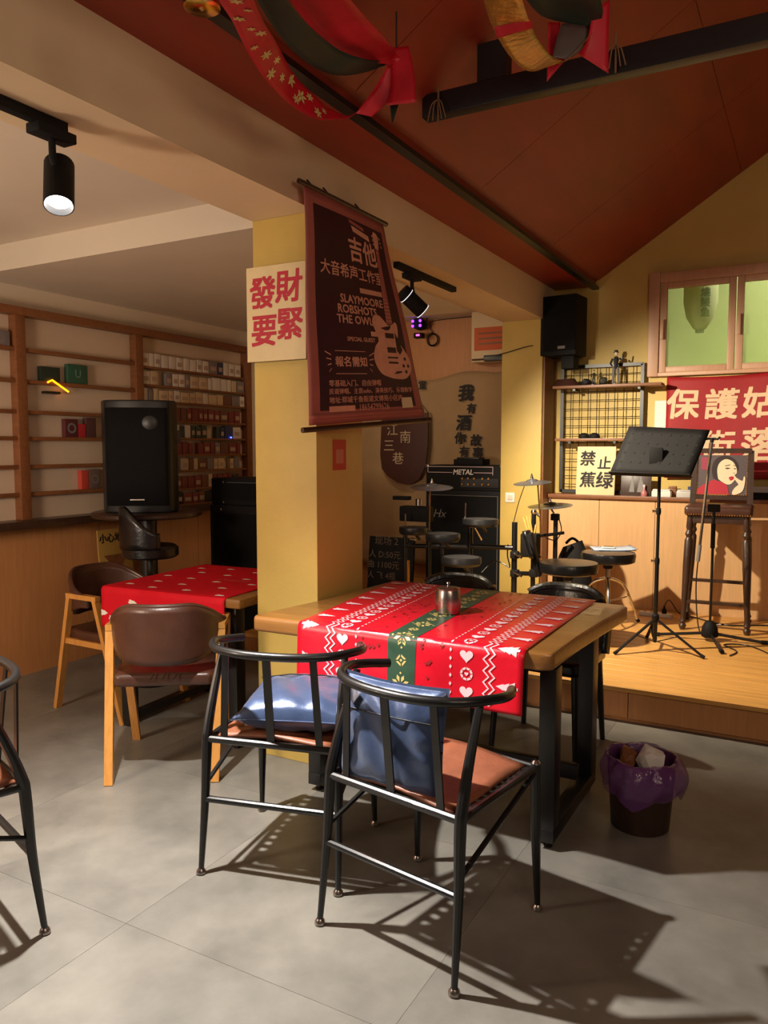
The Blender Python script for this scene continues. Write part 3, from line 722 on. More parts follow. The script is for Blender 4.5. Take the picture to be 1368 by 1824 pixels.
# guitar amplifier: head on cabinet
AY = 6.22
a0 = PY(758, 828, AY); a1 = PY(894, 828, AY)
ax = (a0.x + a1.x) / 2; aw = a1.x - a0.x; zt = a0.z; zh = PY(800, 873, AY).z
am = thing('amplifier_cabinet', 'tall black speaker cabinet under amplifier head beside yellow column', 'amplifier', (ax, AY + .19, ST))
MB().boxb(-aw / 2, aw / 2, -.18, .18, 0, zh - ST).build('case', M_blackm, am, bevel=.012)
MB().boxb(-aw / 2 + .04, aw / 2 - .04, -.186, -.18, .05, zh - ST - .05).build('grille_cloth', M_grille, am)
rim = [(-aw / 2 + .035, -.188, .045), (aw / 2 - .035, -.188, .045), (aw / 2 - .035, -.188, zh - ST - .045), (-aw / 2 + .035, -.188, zh - ST - .045)]
MB().tube(rim, .004, 6, closed=True).build('piping', M_gray, am)
q = PY(782, 915, AY); lettering('cabinet_badge', [('Hx', .10, q.x - ax, q.z - ST, dict(shear=.3))], flat((0, -.189, 0), (1, 0, 0), (0, 0, 1)), M_gray, am)
ah = thing('guitar_amplifier', 'black amplifier head lettered METAL with small gold knobs', 'amplifier', (ax, AY + .17, zh))
hh = zt - zh
MB().boxb(-aw / 2, aw / 2, -.16, .16, 0, hh).build('case', M_blackm, ah, bevel=.01)
fm = flat((0, -.1665, 0), (1, 0, 0), (0, 0, 1))
pw = .004
shapes('white_outline', [rect(-aw / 2 + .02, hh * .93, aw / 2 - .08, hh * .93 + pw), rect(-aw / 2 + .02, hh * .70, -.10, hh * .70 + pw), rect(.10, hh * .70, aw / 2 - .08, hh * .70 + pw), rect(-aw / 2 + .02, hh * .70, -aw / 2 + .024, hh * .93), rect(aw / 2 - .084, hh * .62, aw / 2 - .08, hh * .93)], lambda x, y: fm(x, y), M_print, ah)
lettering('brand_lettering', [('METAL', .062, 0.0, hh * .72, dict(bold=.02, shear=.15))], fm, M_paper, ah)
MB().boxb(-.02, aw / 2 - .03, -.168, -.16, .03, hh * .48).build('control_panel', M_black, ah)
for i in range(5):
    for j in range(2):
        MB().lathe([(.011, 0), (.009, .014), (0, .014)], 10, (.0 + .055 * i + (.02 if i > 2 else 0), -.168, .055 + .05 * j), Matrix.Rotation(PI / 2, 3, 'X')).build('knob', M_brass, ah)
for s in (-1, 1): MB().box((s * (aw / 2 - .01), -.155, hh - .01), (.03, .02, .03)).build('corner_guard', M_steel, ah, bevel=.004)
bx = thing('black_box', 'small black box lying on amplifier head', 'box', (PY(835, 818, AY + .1).x, AY + .17, zt + .001))
bwid = .27
MB().boxb(-bwid / 2, bwid / 2, -.09, .09, 0, .05).build('body', M_blackm, bx, bevel=.005); MB().boxb(-bwid / 2 + .02, bwid / 2 - .04, -.07, .07, .05, .066).build('lid', M_black, bx, bevel=.004)

# wall box with orange label, loudspeaker tweeter below, coil and led lamp high on alcove wall
q0 = PY(840, 570, 6.55); q1 = PY(895, 618, 6.55)
wbx = thing('air_vent_box', 'boxed-in duct with orange label above wall hanging', 'box', (q0.x + .2, 6.75, q1.z - .12))
MB().boxb(-.2, .25, -.2, 0, 0, .48).build('casing', M_cream, wbx, bevel=.006)
MB().boxb(-.17, .22, -.206, -.2, .10, .30).build('orange_label', M_orange, wbx)
for k in range(3): MB().boxb(-.13, .10, -.208, -.206, .15 + .045 * k, .165 + .045 * k).build('label_line', M_brnwood, wbx)
MB().boxb(-.06, .2, -.26, -.2, .0, .05).build('dark_bracket', M_black, wbx, bevel=.006)
MB().tube([(-.18, -.23, .02), (-.06, -.23, .02)], .008, 8).build('pipe', M_steel, wbx)
q = PY(748, 578, 6.6)
led = thing('led_stage_lamp', 'small par lamp glowing violet high on alcove wall', 'lamp', (q.x, 6.75, q.z))
MB().lathe([(0, -.0), (.05, 0), (.055, .09), (.04, .15), (0, .15)], 18, (0, -.22, 0), Matrix.Rotation(-PI / 2, 3, 'X')).build('housing', M_blackm, led)
MB().tube([(.06, -.15, -.02), (.065, -.12, .09), (0, -.06, .11), (0, 0, .11)], .006, 6).build('bracket', M_blackm, led)
for k, (a, b) in enumerate([(-.045, .022), (-.045, -.022), (.045, .022), (.045, -.022)]):
    MB().lathe([(0, 0), (.013, 0), (.013, .006), (0, .006)], 12, (a * .85, -.227, b), Matrix.Rotation(-PI / 2, 3, 'X')).build('violet_led', M_violet, led)
MB().boxb(-.002, .03, -.228, -.22, -.115, -.10).build('display', M_pinkled, led); MB().boxb(-.03, .05, -.22, -.15, -.13, -.085).build('control_box', M_blackm, led)
q = PY(768, 604, 6.7)
co = thing('cable_coil', 'black cable coiled on hook high on alcove wall', 'cable', (q.x, 6.73, q.z))
mb = MB()
for k in range(4): mb.tube([(.055 * math.cos(a * PI / 9) + .003 * k, -.006 * k, .055 * math.sin(a * PI / 9) - .003 * k) for a in range(18)], .006, 6, closed=True)
mb.build('coil', M_black, co); MB().tube(smoothpts([(0, -.01, .055), (-.02, 0, .12), (.01, 0, .17), (.45, .0, .18)]), .004, 6).build('lead', M_black, co)
MB().tube([(0, .02, .06), (0, -.03, .06), (0, -.03, .075)], .004, 6).build('hook', M_steel, co)

# price board leaning at the back
q0 = PY(655, 955, 5.9); q1 = PY(735, 1050, 5.9)
pb = thing('price_board', 'black price board with faint grey lettering behind table corner', 'board', ((q0.x + q1.x) / 2, 5.9, ST))
zz = q0.z - ST
M = Matrix.Rotation(math.radians(-6), 3, 'X')
MB().box((0, .02, zz / 2), (.44, .03, zz), M).build('panel', M_blackm, pb, bevel=.004)
fm = lambda x, y: M @ Vector((x, -.017, y)) + Vector((0, .02, zz / 2))
for b_, u, v, s_ in (('现场 2', 686, 965, .085), ('人 D:50元', 684, 989, .075), ('曲 1100元', 682, 1007, .075), ('人 飞 4瓶', 680, 1026, .07)):
    q = PY(u, v, 5.9); lettering('price_line', [(b_, s_, q.x - (q0.x + q1.x) / 2, q.z - ST - zz / 2)], fm, mat('faded_lettering', (104, 88, 74), .8), pb)
# ================================================================== WINDOW WALL
# lantern in the lane
q = PY(1246, 545, 6.72)
ln = thing('paper_lantern', 'long pale lantern with dark characters hanging outside window', 'lantern', (q.x, 6.78, q.z - .18))
MB().lathe([(.03, 0), (.05, .012), (.105, .10), (.13, .22), (.13, .40), (.11, .5), (.05, .56), (0, .56)], 24).build('shade', M_lantern, ln)
MB().lathe([(.028, -.02), (.034, -.02), (.034, .014), (.028, .014)], 18).build('bottom_ring', M_gray, ln)
MB().tube([(0, 0, .56), (0, 0, .80), (0, -.24, .80)], .006, 6).build('hanger', M_ink, ln)
for k, ch in enumerate('燒鳗鱼'):
    lettering('lantern_character', [(ch, .078, 0, 0, dict(bold=.02))], lambda x, y, k=k: Vector((.05 + .9 * x, -math.sqrt(max(.0, .134 ** 2 - (.05 + .9 * x) ** 2)) - .001,   .27 - .078 * k + y)), M_lantink, ln)
# wall loudspeaker
sx0, sx1 = PY(962, 575, 6.05), PY(1028, 575, 6.05)
zt_, zb_ = PY(995, 524, 6.05).z, PY(995, 632, 6.05).z
ws = thing('wall_loudspeaker', 'black loudspeaker hung high in corner above wire grid', 'speaker', ((sx0.x + sx1.x) / 2, 6.2, zb_))
ww = sx1.x - sx0.x; wh = zt_ - zb_
M = Matrix.Rotation(math.radians(-6), 3, 'Z')
MB().box((0, 0, wh / 2), (ww, .24, wh), M).build('cabinet', M_blackm, ws, bevel=.01)
MB().box((0, -.122, wh / 2 + .01), (ww - .03, .008, wh - .05), M).build('grille', M_grille, ws, bevel=.003)
MB().box((.02, -.128, .06), (.06, .004, .022), M).build('badge', M_gray, ws)
MB().boxb(.0, .10, -.06, .10, -.10, .0).build('bracket', M_blackm, ws, bevel=.006); MB().bar((.05, .05, -.05), (.05, .215, -.05), .03, .05).build('wall_arm', M_blackm, ws)
MB().tube(smoothpts([(-ww / 2, .02, .06), (-.22, -.10, .09), (-.42, -.11, .05), (-.52, -.11, .03)]), .004, 6).build('lead', M_black, ws)
# wire grid panel
GX0, GX1, GZ0, GZ1 = PY(1002, 700, 6.37).x, PY(1144, 700, 6.37).x, 1.085, PY(1060, 652, 6.37).z
GW, GH = GX1 - GX0, GZ1 - GZ0
gp = thing('wire_grid', 'black wire grid panel in frame against yellow wall', 'wire grid', (GX0, 6.37, GZ0))
for a, b in (((0, 0), (0, GH)), ((GW, 0), (GW, GH))): MB().bar((a[0], 0, a[1]), (b[0], 0, b[1]), .026, .02, (0, 1, 0)).build('frame_bar', M_black, gp)
for z in (0.012, GH): MB().bar((0, 0, z), (GW, 0, z), .026, .02, (0, 1, 0)).build('frame_bar', M_black, gp)
v0 = MB().tube([(0, .004, .01), (0, .004, GH)], .003, 6).build('wire', M_black, gp); v0.location = (GW / 9, 0, 0)
for k in range(2, 9): share('wire', v0, gp, (GW * k / 9, 0, 0))
h0 = MB().tube([(0, -.003, 0), (GW, -.003, 0)], .003, 6).build('wire', M_black, gp); h0.location = (0, 0, GH / 15)
for k in range(2, 15): share('wire', h0, gp, (0, 0, GH * k / 15))
def plank(label, u0, u1, v, y0, y1, th=.022):
    a, b = PY(u0, v, y0), PY(u1, v, y0)
    o = thing('wall_shelf', label, 'shelf', ((a.x + b.x) / 2, (y0 + y1) / 2, a.z - th)); w2 = (b.x - a.x) / 2
    MB().boxb(-w2, w2, (y0 - y1) / 2, (y1 - y0) / 2, 0, th).build('board', M_brnwood, o, bevel=.003)
    for s in (-.6, .6): MB().boxb(s * w2 - .01, s * w2 + .01, -.05, (y1 - y0) / 2, -.02, 0).build('bracket', M_black, o)
    return o, a.z
s1, Z1 = plank('wooden shelf with figurines on upper half of wire grid', 984, 1178, 688, 6.20, 6.352)
s2, Z2 = plank('short wooden shelf with dark glasses on lower half of wire grid', 988, 1122, 781, 6.24, 6.352)
# cable bundle on the shelf
q = PY(1008, 680, 6.27); mb = MB()
o = thing('cable_bundle', 'brown cable wound in flat loops on upper grid shelf', 'cable', (q.x, 6.275, Z1))
for k in range(6): mb.tube([((.10 - .006 * k) * math.cos(a * PI / 8), (.045 - .002 * k) * math.sin(a * PI / 8) + .002, .008 + .009 * k + .003 * math.sin(a)) for a in range(16)], .006, 6, closed=True)
mb.build('loops', mat('brown_cable', (70, 40, 32), .4), o); MB().tube([(.09, 0, .02), (.13, -.01, .008), (.16, .0, .008)], .006, 6).build('cable_end', M_black, o)
# figurines
def figurine(label, u, z0, y, h, pose, mb_, ml):
    q = PY(u, 660, y); t = thing('figurine', label, 'figurine', (q.x, y, z0)); s = h / .28
    mb = MB(); mb.lathe([(.045, 0), (.045, .008), (0, .008)], 16); b = mb.build('stand', M_black, t); 
    def S(*p): return tuple(x * s for x in p)
    bod = MB()
    for sg in (-1, 1): bod.tube([S(sg * .022, 0, .006), S(sg * .020, .004, .07), S(sg * .014, 0, .14)], [.009 * s, .010 * s, .014 * s], 8)
    bod.build('legs', ml, t)
    MB().tube([S(0, 0, .13), S(0, 0, .16), S(0, .003, .20), S(0, .003, .222), S(0, .003, .228)], [.022 * s, .022 * s, .030 * s, .024 * s, .010 * s], 10, flat=.7).build('jacket', mb_, t)
    MB().lathe([(0, -.02 * s), (.012 * s, -.014 * s), (.016 * s, 0), (.012 * s, .014 * s), (0, .02 * s)], 10, S(0, 0, .25)).build('head', M_skin, t)
    MB().lathe([(.024 * s, 0), (.024 * s, .003 * s), (.016 * s, .005 * s), (.014 * s, .02 * s), (0, .022 * s)], 10, S(0, 0, .258)).build('hat', M_black, t)
    for sg in (-1, 1):
        if pose == 'raise' and sg == 1: pts = [S(.028, 0, .21), S(.055, -.01, .19), S(.058, -.02, .24)]
        else: pts = [S(sg * .028, 0, .21), S(sg * .042, -.01, .17), S(sg * .025, -.025, .15)]
        MB().tube(pts, [.009 * s, .008 * s, .006 * s], 8).build('arm', mb_, t)
    return t
M_grey2 = mat('grey_trousers', (104, 100, 100), .6); M_navy = mat('dark_jacket', (36, 34, 38), .6)
figurine('standing figurine in dark jacket raising one hand on grid shelf', 1097, Z1, 6.29, .27, 'raise', M_navy, M_grey2)
figurine('small seated-height figurine beside cable bundle on grid shelf', 1058, Z1, 6.30, .125, 'down', M_navy, M_navy)
q = PY(1043, 672, 6.30); o = crumple(.032, 9, 1.2, .9).build('toy_block', M_navy, None, smooth=0, loc=(q.x, 6.31, Z1 + .034)); tag(o, 'small dark toy next to tiny figurine on grid shelf', 'toy')
q = PY(1074, 672, 6.30); o = crumple(.034, 11, 1.1, .9).build('toy_block', mat('olive_toy', (52, 48, 34), .6), None, smooth=0, loc=(q.x, 6.31, Z1 + .034)); tag(o, 'small olive toy between two figurines on grid shelf', 'toy')
q = PY(1049, 775, 6.28); o = thing('toy_glasses', 'pair of dark rounded glasses on lower grid shelf', 'glasses', (q.x, 6.29, Z2))
for s in (-1, 1): MB().lathe([(0, 0), (.04, 0), (.045, .01), (.04, .028), (.02, .042), (0, .044)], 14, (s * .042, 0, 0)).build('lens_cup', M_blackm, o)
MB().boxb(-.03, .03, -.015, .015, .006, .022).build('bridge', M_blackm, o, bevel=.004)
# small white switch plates and note
q = PY(909, 886, 6.1); o = thing('light_switch', 'pale square light switch on yellow column', 'switch', (q.x, 6.1, q.z - .04))
MB().boxb(-.04, .04, -.008, -.0005, 0, .08).build('plate', M_paper, o, bevel=.003); MB().boxb(-.02, .02, -.012, -.008, .02, .06).build('rocker', M_white, o, bevel=.002)
q0 = PY(1167, 714, YW); q1 = PY(1186, 768, YW)
o = MB().boxb(0, .12, -.004, -.0005, 0, q0.z - q1.z).build('wall_note', M_paper, None, loc=(q0.x, YW, q1.z)); tag(o, 'white paper note half hidden behind red flag', 'note')
# red flag
FX0, FX1 = PY(1186, 750, YW - .03).x, .95
FZ1, FZ0 = PY(1200, 671, YW - .03).z, PY(1200, 851, YW - .03).z
def flagf(u, v): return Vector((u * (FX1 - FX0), -.03 - .008 * math.sin(u * 17 + v * 2) - .006 * math.sin(u * 7 - v * 5), -(v) * (FZ1 - FZ0) - .012 * math.sin(u * PI * 3) * (1 - v)))
fg = MB().grid(flagf, 50, 20).build('wall_flag', M_flag, None, loc=(FX0, YW, FZ1), solid=.003); tag(fg, 'red cloth flag with pale characters hanging below window', 'flag')
def fgm(x, y):
    u = (x - FX0) / (FX1 - FX0); v = (FZ1 - y) / (FZ1 - FZ0); p = flagf(min(max(u, 0), 1), min(max(v, 0), 1)); p.y -= .004; return p
for ch, u, v, s in (('保', 1215, 723, .24), ('護', 1283, 722, .24), ('姑', 1352, 720, .24), ('娘', 1424, 718, .24), ('防', 1208, 797, .24), ('街', 1276, 797, .24), ('落', 1350, 797, .26)):
    q = PY(u, v, YW - .035); lettering('flag_character', [(ch, s, q.x, q.z, dict(bold=.022, shear=.08))], fgm, M_flagtxt, fg)
# things standing on the sill (z 1.075)
SZ = 1.075
def board(label, u0, u1, vt, y, m, th=.02, name='sign_board', cat='sign', tilt=5, z0=SZ):
    a, b = PY(u0, vt, y), PY(u1, vt, y); w2 = (b.x - a.x) / 2; h = a.z - z0
    t = thing(name, label, cat, ((a.x + b.x) / 2, y, z0)); t.rotation_euler = (math.radians(-tilt), 0, 0)
    MB().boxb(-w2, w2, 0, th, 0.0, h).build('panel', m, t, bevel=.002)
    return t, w2, h
t, w2, h = board('cream board with black brush characters standing before wire grid', 1027, 1096, 795, 6.27, M_signcream)
fm = flat((0, -.0012, 0), (1, 0, 0), (0, 0, 1))
for ch, x, y, s in (('禁', -.45, .73, .125), ('止', .42, .64, .11), ('蕉', -.42, .29, .13), ('绿', .46, .28, .14)):
    lettering('brush_character', [(ch, s, x * w2, y * h, dict(bold=.02, shear=.08))], fm, M_ink, t)
t, w2, h = board('dark framed picture of pale bottles on sill, beside characters board', 1106, 1160, 846, 6.29, M_dkwood, name='framed_picture', cat='picture')
fm = flat((0, -.0015, 0), (1, 0, 0), (0, 0, 1))
shapes('pale_bottle', [[(-.05, .03), (-.04, .10), (-.03, .13), (-.035, .16), (-.02, .16), (-.022, .13), (-.015, .10), (-.01, .03)]], fm, M_gray, t); shapes('pale_bottle', [[(.01, .03), (.02, .10), (.03, .13), (.028, .16), (.042, .16), (.044, .13), (.055, .10), (.06, .03)]], fm, M_gray, t)
q = PY(1146, 870, 6.24); o = thing('perfume_bottle', 'small pink glass bottle in front of dark framed picture', 'bottle', (q.x, 6.275, SZ))
MB().lathe([(.022, 0), (.024, .004), (.024, .03), (.01, .05), (.007, .07)], 12).build('body', mat('pink_glass', (190, 120, 120), .15, spec=.8), o); MB().lathe([(.009, .07), (.009, .09), (0, .092)], 10).build('stopper', M_print, o)
for lab, u0, u1, vt, m, nm, y in (('white folded tissue pack on sill beside framed picture', 1162, 1196, 871, M_paper, 'tissue_pack', 6.28), ('small brown box on sill between white packs', 1191, 1206, 866, M_brnwood, 'small_box', 6.35), ('crumpled clear wrapper on sill left of bar stool', 1206, 1232, 872, mat('clear_wrap', (200, 196, 190), .25), 'wrapper', 6.29),
                                  ('long white box on sill right of bar stool', 1336, 1380, 866, M_paper, 'white_box', 6.38)):
    a, b = PY(u0, vt, y), PY(u1, vt, y)
    o = thing(nm, lab, 'pack', ((a.x + b.x) / 2, y, SZ)); wd = b.x - a.x; hh_ = max(.02, a.z - SZ)
    MB().boxb(-wd / 2, wd / 2, -.035, .035, 0, hh_ * .8).build('body', m, o, bevel=.006); MB().boxb(-wd / 2 * .9, wd / 2 * .9, -.03, .03, hh_ * .8, hh_).build('top', m, o, bevel=.004)
q = PY(1233, 868, 6.33); o = thing('blue_cup', 'small blue and white cup on sill behind bar stool', 'cup', (q.x, 6.34, SZ))
MB().lathe([(0, 0), (.025, 0), (.03, .005), (.034, .08), (.031, .08), (.027, .01), (0, .01)], 16).build('body', mat('cup_blue', (60, 74, 120), .4), o); MB().lathe([(.0335, .03), (.0345, .03), (.0355, .055), (.0345, .055)], 16, cap=False).build('white_band', M_paper, o)
a = PY(1333, 878, 6.30); o = thing('dark_case', 'flat black case lying on sill right of bar stool', 'case', (a.x + .22, 6.305, SZ)); MB().boxb(-.2, .3, -.05, -.0, 0, .035).build('body', M_blackm, o, bevel=.004); MB().boxb(-.2, .3, -.05, -.0, .036, .05).build('lid', M_blackm, o, bevel=.004)

# ================================================================== STAGE THINGS
# bar stool: local x right, y back; seat faces the camera
f0, f1 = PZ(1216, 1120, ST), PZ(1324, 1132, ST)
cxs, cys = (f0.x + f1.x) / 2, (f0.y + f1.y) / 2 + .18
bs = thing('bar_stool', 'dark turned-leg bar stool with studded leather seat and portrait backrest', 'stool', (cxs, cys, ST), math.radians(3))
zs = 1.045 - ST - .06
hw = .195
for sx in (-1, 1):
    for sy in (-1, 1):
        b = (sx * .205, sy * .18); tt = (sx * .175, sy * .155)
        prof = [(.016, 0), (.02, .01), (.026, .03), (.016, .045), (.024, .06), (.018, .075), (.016, .10), (.027, .45), (.028, zs - .17), (.018, zs - .15), (.028, zs - .125), (.018, zs - .10), (.024, zs - .08), (.022, zs - .0)]
        mb = MB(); n = 14; vs = []
        for r, z in prof:
            t_ = z / zs; cxl = b[0] + (tt[0] - b[0]) * t_; cyl_ = b[1] + (tt[1] - b[1]) * t_
            vs += [(cxl + r * math.cos(2 * PI * k / n), cyl_ + r * math.sin(2 * PI * k / n), z) for k in range(n)]
        fs = [(i * n + k, i * n + (k + 1) % n, (i + 1) * n + (k + 1) % n, (i + 1) * n + k) for i in range(len(prof) - 1) for k in range(n)] + [tuple(range(n - 1, -1, -1)), tuple((len(prof) - 1) * n + k for k in range(n))]
        mb.add(vs, fs).build('leg', M_dkwood, bs)
MB().boxb(-.19, .19, -.172, .172, zs - .05, zs).build('seat_frame', M_dkwood, bs, bevel=.004)
se = MB().box((0, 0, zs + .035), (.43, .40, .07)).build('seat', M_brnleather, bs, bevel=.028, seg=4)
st0 = MB().lathe([(.006, 0), (.004, .003), (0, .004)], 6, (0, 0, 0), Matrix.Rotation(PI / 2, 3, 'X')).build('stud', M_brass, se); st0.location = (-.2, -.201, zs + .012)
for k in range(1, 26): share('stud', st0, se, (-.2 + .4 * k / 25, -.201, zs + .012))
for z, ys in ((.20, -1), (.30, 1)): MB().bar((-.20, ys * .17, z), (.20, ys * .17, z), .022, .03, (0, 1, 0)).build('stretcher', M_dkwood, bs)
for s in (-1, 1): MB().bar((s * .20, -.17, .26), (s * .20, .17, .26), .022, .03).build('stretcher', M_dkwood, bs)
zb = zs + .07; bh = PY(1285, 803, cys + .19).z - ST - zb
for s in (-1, 1): MB().bar((s * .19, .17, zb - .06), (s * .185, .22, zb + bh), .038, .035, (0, 1, 0)).build('back_post', M_dkwood, bs)
Mb = Matrix.Rotation(math.atan2(-.05, bh + .06), 3, 'X')
MB().bar((-.19, .22, zb + bh), (.19, .22, zb + bh), .035, .05, (0, 1, 0)).build('top_rail', M_dkwood, bs); MB().bar((-.185, .18, zb + .04), (.185, .18, zb + .04), .03, .03, (0, 1, 0)).build('lower_rail', M_dkwood, bs)
pan = MB().boxb(-.168, .168, -.006, .012, .06, bh - .03); pan.v = [tuple(Mb @ Vector(p) + Vector((0, .175, zb))) for p in pan.v]; pan = pan.build('backrest', M_painting, bs)
def pm(x, y, k=0): return Mb @ Vector((x, -.0085 - .0006 * k, .06 + y)) + Vector((0, .175, zb))
PH = bh - .09
def pic(nm, pts, m, k): return shapes(nm, [[(x * .165, y * PH) for x, y in pts]], lambda x, y: pm(x, y, k), m, pan)
def sm2(P): return [(p[0], p[1]) for p in smoothpts([(*p, 0) for p in P + [P[0]]], 4)[:-1]]
pic('painted_hair', sm2([(-.35, .42), (-.42, .65), (-.30, .88), (0, .985), (.35, .95), (.60, .80), (.62, .62), (.4, .45), (-.1, .36)]), M_hair, 0)
pic('painted_coat', [(-1, 0), (.3, 0), (.25, .2), (.1, .3), (-.35, .38), (-.75, .25), (-1, .12)], M_lips, 1)
pic('painted_background_patch', [(-.85, .62), (-.6, .62), (-.5, .95), (-.85, .95)], mat('painted_rose', (150, 50, 70), .5), 0)
pic('painted_face', sm2([(-.15, .40), (-.2, .62), (-.12, .80), (.12, .90), (.40, .84), (.56, .68), (.58, .55), (.50, .50), (.55, .43), (.40, .29), (.22, .26), (0, .33)]), M_skin, 2)
pic('painted_brow', [(.10, .735), (.30, .765), (.32, .75), (.12, .718)], M_hair, 3); pic('painted_eye', sm2([(.10, .665), (.20, .685), (.32, .668), (.2, .648)]), M_hair, 3)
pic('painted_brow', [(.44, .755), (.54, .735), (.54, .72), (.44, .738)], M_hair, 3); pic('painted_eye', sm2([(.44, .66), (.5, .675), (.555, .655), (.5, .645)]), M_hair, 3)
pic('painted_nose', [(.44, .56), (.50, .55), (.53, .565), (.5, .54), (.44, .545)], M_brnleather, 3)
pic('painted_lips', sm2([(.26, .43), (.36, .465), (.46, .46), (.5, .43), (.44, .385), (.34, .36), (.3, .40)]), M_lips, 4)
pic('painted_hand', sm2([(.46, .43), (.52, .455), (.66, .40), (.82, .36), (.86, .46), (.92, .44), (.9, .24), (.8, .08), (.5, .0), (.42, .06), (.52, .18), (.66, .26), (.6, .32)]), M_skin, 5)
st1 = MB().lathe([(.006, 0), (.004, .003), (0, .004)], 6, (0, 0, 0), Matrix.Rotation(PI / 2, 3, 'X')).build('stud', M_brass, pan); st1.location = pm(-.162, .0)
for k in range(1, 22): share('stud', st1, pan, pm(-.162 + .324 * k / 21, 0))
for s in (-1, 1):
    for k in range(1, 22): share('stud', st1, pan, pm(s * .164, PH * k / 21))

# music stand
mp = PZ(1166, 1152, ST + .02)
msd = thing('music_stand', 'black tripod music stand with perforated desk on stage', 'music stand', (mp.x, mp.y, ST))
PZt = 1.18 - ST
MB().tube([(0, 0, .06), (0, 0, .56)], .013, 12).build('lower_pole', M_tube, msd); MB().tube([(0, 0, .50), (0, 0, PZt)], .010, 12).build('upper_pole', M_tube, msd)
for z in (.56, .87): MB().lathe([(.0, -.02), (.014, -.02), (.016, 0), (.014, .02), (0, .02)], 12, (0, 0, z)).build('clamp', M_blackm, msd); MB().tube([(-.012, 0, z), (-.035, 0, z)], [.004, .009], 8).build('wing_screw', M_steel, msd)
for k, a in enumerate((-2.25, -.25, 1.9)):
    e = Vector((math.cos(a) * .30, math.sin(a) * .30, .0))
    l = MB().tube([(0, 0, .20), tuple(e + Vector((0, 0, .012)))], .0115, 8, flat=.6).build('leg', M_tube, msd)
    MB().bar((0, 0, .05), tuple(e * .5 + Vector((0, 0, .11))), .016, .005).build('brace', M_black, l)
    MB().tube([tuple(e * .96 + Vector((0, 0, .018))), tuple(e * 1.03 + Vector((0, 0, .009)))], .011, 8).build('rubber_foot', M_blackm, l)
MB().lathe([(.02, .18), (.022, .185), (.022, .22), (.014, .23)], 12).build('collar', M_blackm, msd)
dq = [PY(1121, 759, mp.y + .05), PY(1265, 766, mp.y - .02), PY(1231, 848, mp.y - .14), PY(1086, 843, mp.y - .08)]
d4 = [p - Vector((mp.x, mp.y, ST)) for p in dq]
dm = lambda u, v: d4[0].lerp(d4[1], u).lerp(d4[3].lerp(d4[2], u), v)
dk_ = MB().grid(lambda u, v: dm(u, v), 10, 8).build('desk', M_blackm, msd, solid=.004)
nn = (d4[1] - d4[0]).cross(d4[3] - d4[0]).normalized(); nn = nn if nn.y > 0 else -nn
MB().bar(dm(0, 1) , dm(1, 1), .004, .05, nn).build('lip', M_blackm, msd)
hmb = MB().lathe([(0, 0), (.008, 0), (.008, .001), (0, .001)], 8, (0, 0, 0), (-nn).to_track_quat('Z', 'Y').to_matrix())
h0 = hmb.build('vent_hole', M_blackm, dk_); h0.location = dm(.08, .15) - nn * .003
for i in range(8):
    for j in range(4):
        if i or j: share('vent_hole', h0, dk_, dm(.08 + .12 * i, .15 + .2 * j) - nn * .003)
cen = dm(.5, .62); MB().tube([(0, 0, PZt - .03), (0, .0, cen.z - .02), tuple(cen - nn * .0)], .010, 8).build('neck', M_blackm, msd); MB().box(tuple(cen - nn * .012), (.08, .02, .10)).build('desk_mount', M_blackm, msd, bevel=.006)

# microphone stand
mc = PZ(1264, 1128, ST + .05)
mi = thing('microphone_stand', 'black boom microphone stand with grey clip in front of bar stool', 'microphone stand', (mc.x, mc.y, ST))
def mloc(u, v, dy=0.0): return PY(u, v, mc.y + dy) - Vector((mc.x, mc.y, ST))
MB().lathe([(.05, .03), (.055, .04), (.048, .09), (.03, .125), (.014, .135)], 18).build('base_dome', M_blackm, mi)
MB().tube([(.04, 0, .11), (.068, 0, .115)], [.005, .012], 8).build('base_screw', M_steel, mi)
for a in (-1.25, .18, 3.25):
    e = Vector((math.cos(a) * .33, math.sin(a) * .33, .012)); l = MB().tube([(.03 * math.cos(a), .03 * math.sin(a), .05), tuple(e)], .010, 8).build('leg', M_tube, mi)
    MB().tube([tuple(e * .93 + Vector((0, 0, .003))), tuple(e * 1.05 + Vector((0, 0, .002)))], .0135, 8).build('rubber_foot', M_blackm, l)
top = mloc(1264, 905).z
MB().tube([(0, 0, .12), (0, 0, top - .22)], .008, 10).build('lower_tube', M_tube, mi); MB().tube([(0, 0, top - .26), (0, 0, top - .10)], .014, 12).build('grip', M_blackm, mi); MB().tube([(0, 0, top - .12), (0, 0, top)], .011, 10).build('upper_tube', M_tube, mi)
MB().box((0, 0, top), (.075, .035, .05)).build('boom_clamp', M_blackm, mi, bevel=.008)
b0, b1 = mloc(1243, 1000), mloc(1268, 788)
MB().tube([b0, b1], .0095, 10).build('boom_arm', M_chrome, mi); MB().tube([b0 - (b1 - b0) * .0, b0 + (b1 - b0) * .14], .013, 10).build('counterweight', M_gray, mi)
tp = b1; MB().tube([tp, tp + Vector((.0, 0, .03))], .012, 10).build('boom_tip', M_blackm, mi)
for s in (-1, 1): MB().tube([tp + Vector((s * .01, 0, .025)), tp + Vector((s * .035, -.01, .02)), tp + Vector((s * .05, -.01, .035))], .007, 8).build('clip_arm', M_blackm, mi)
MB().tube(smoothpts([b0 + (b1 - b0) * .3, mloc(1248, 960, .03), mloc(1240, 1040, .03), mloc(1243, 1110, .03), (-.04, .02, .02), (.0, .1, .004 + .0)]), .004, 6).build('cable', M_black, mi)

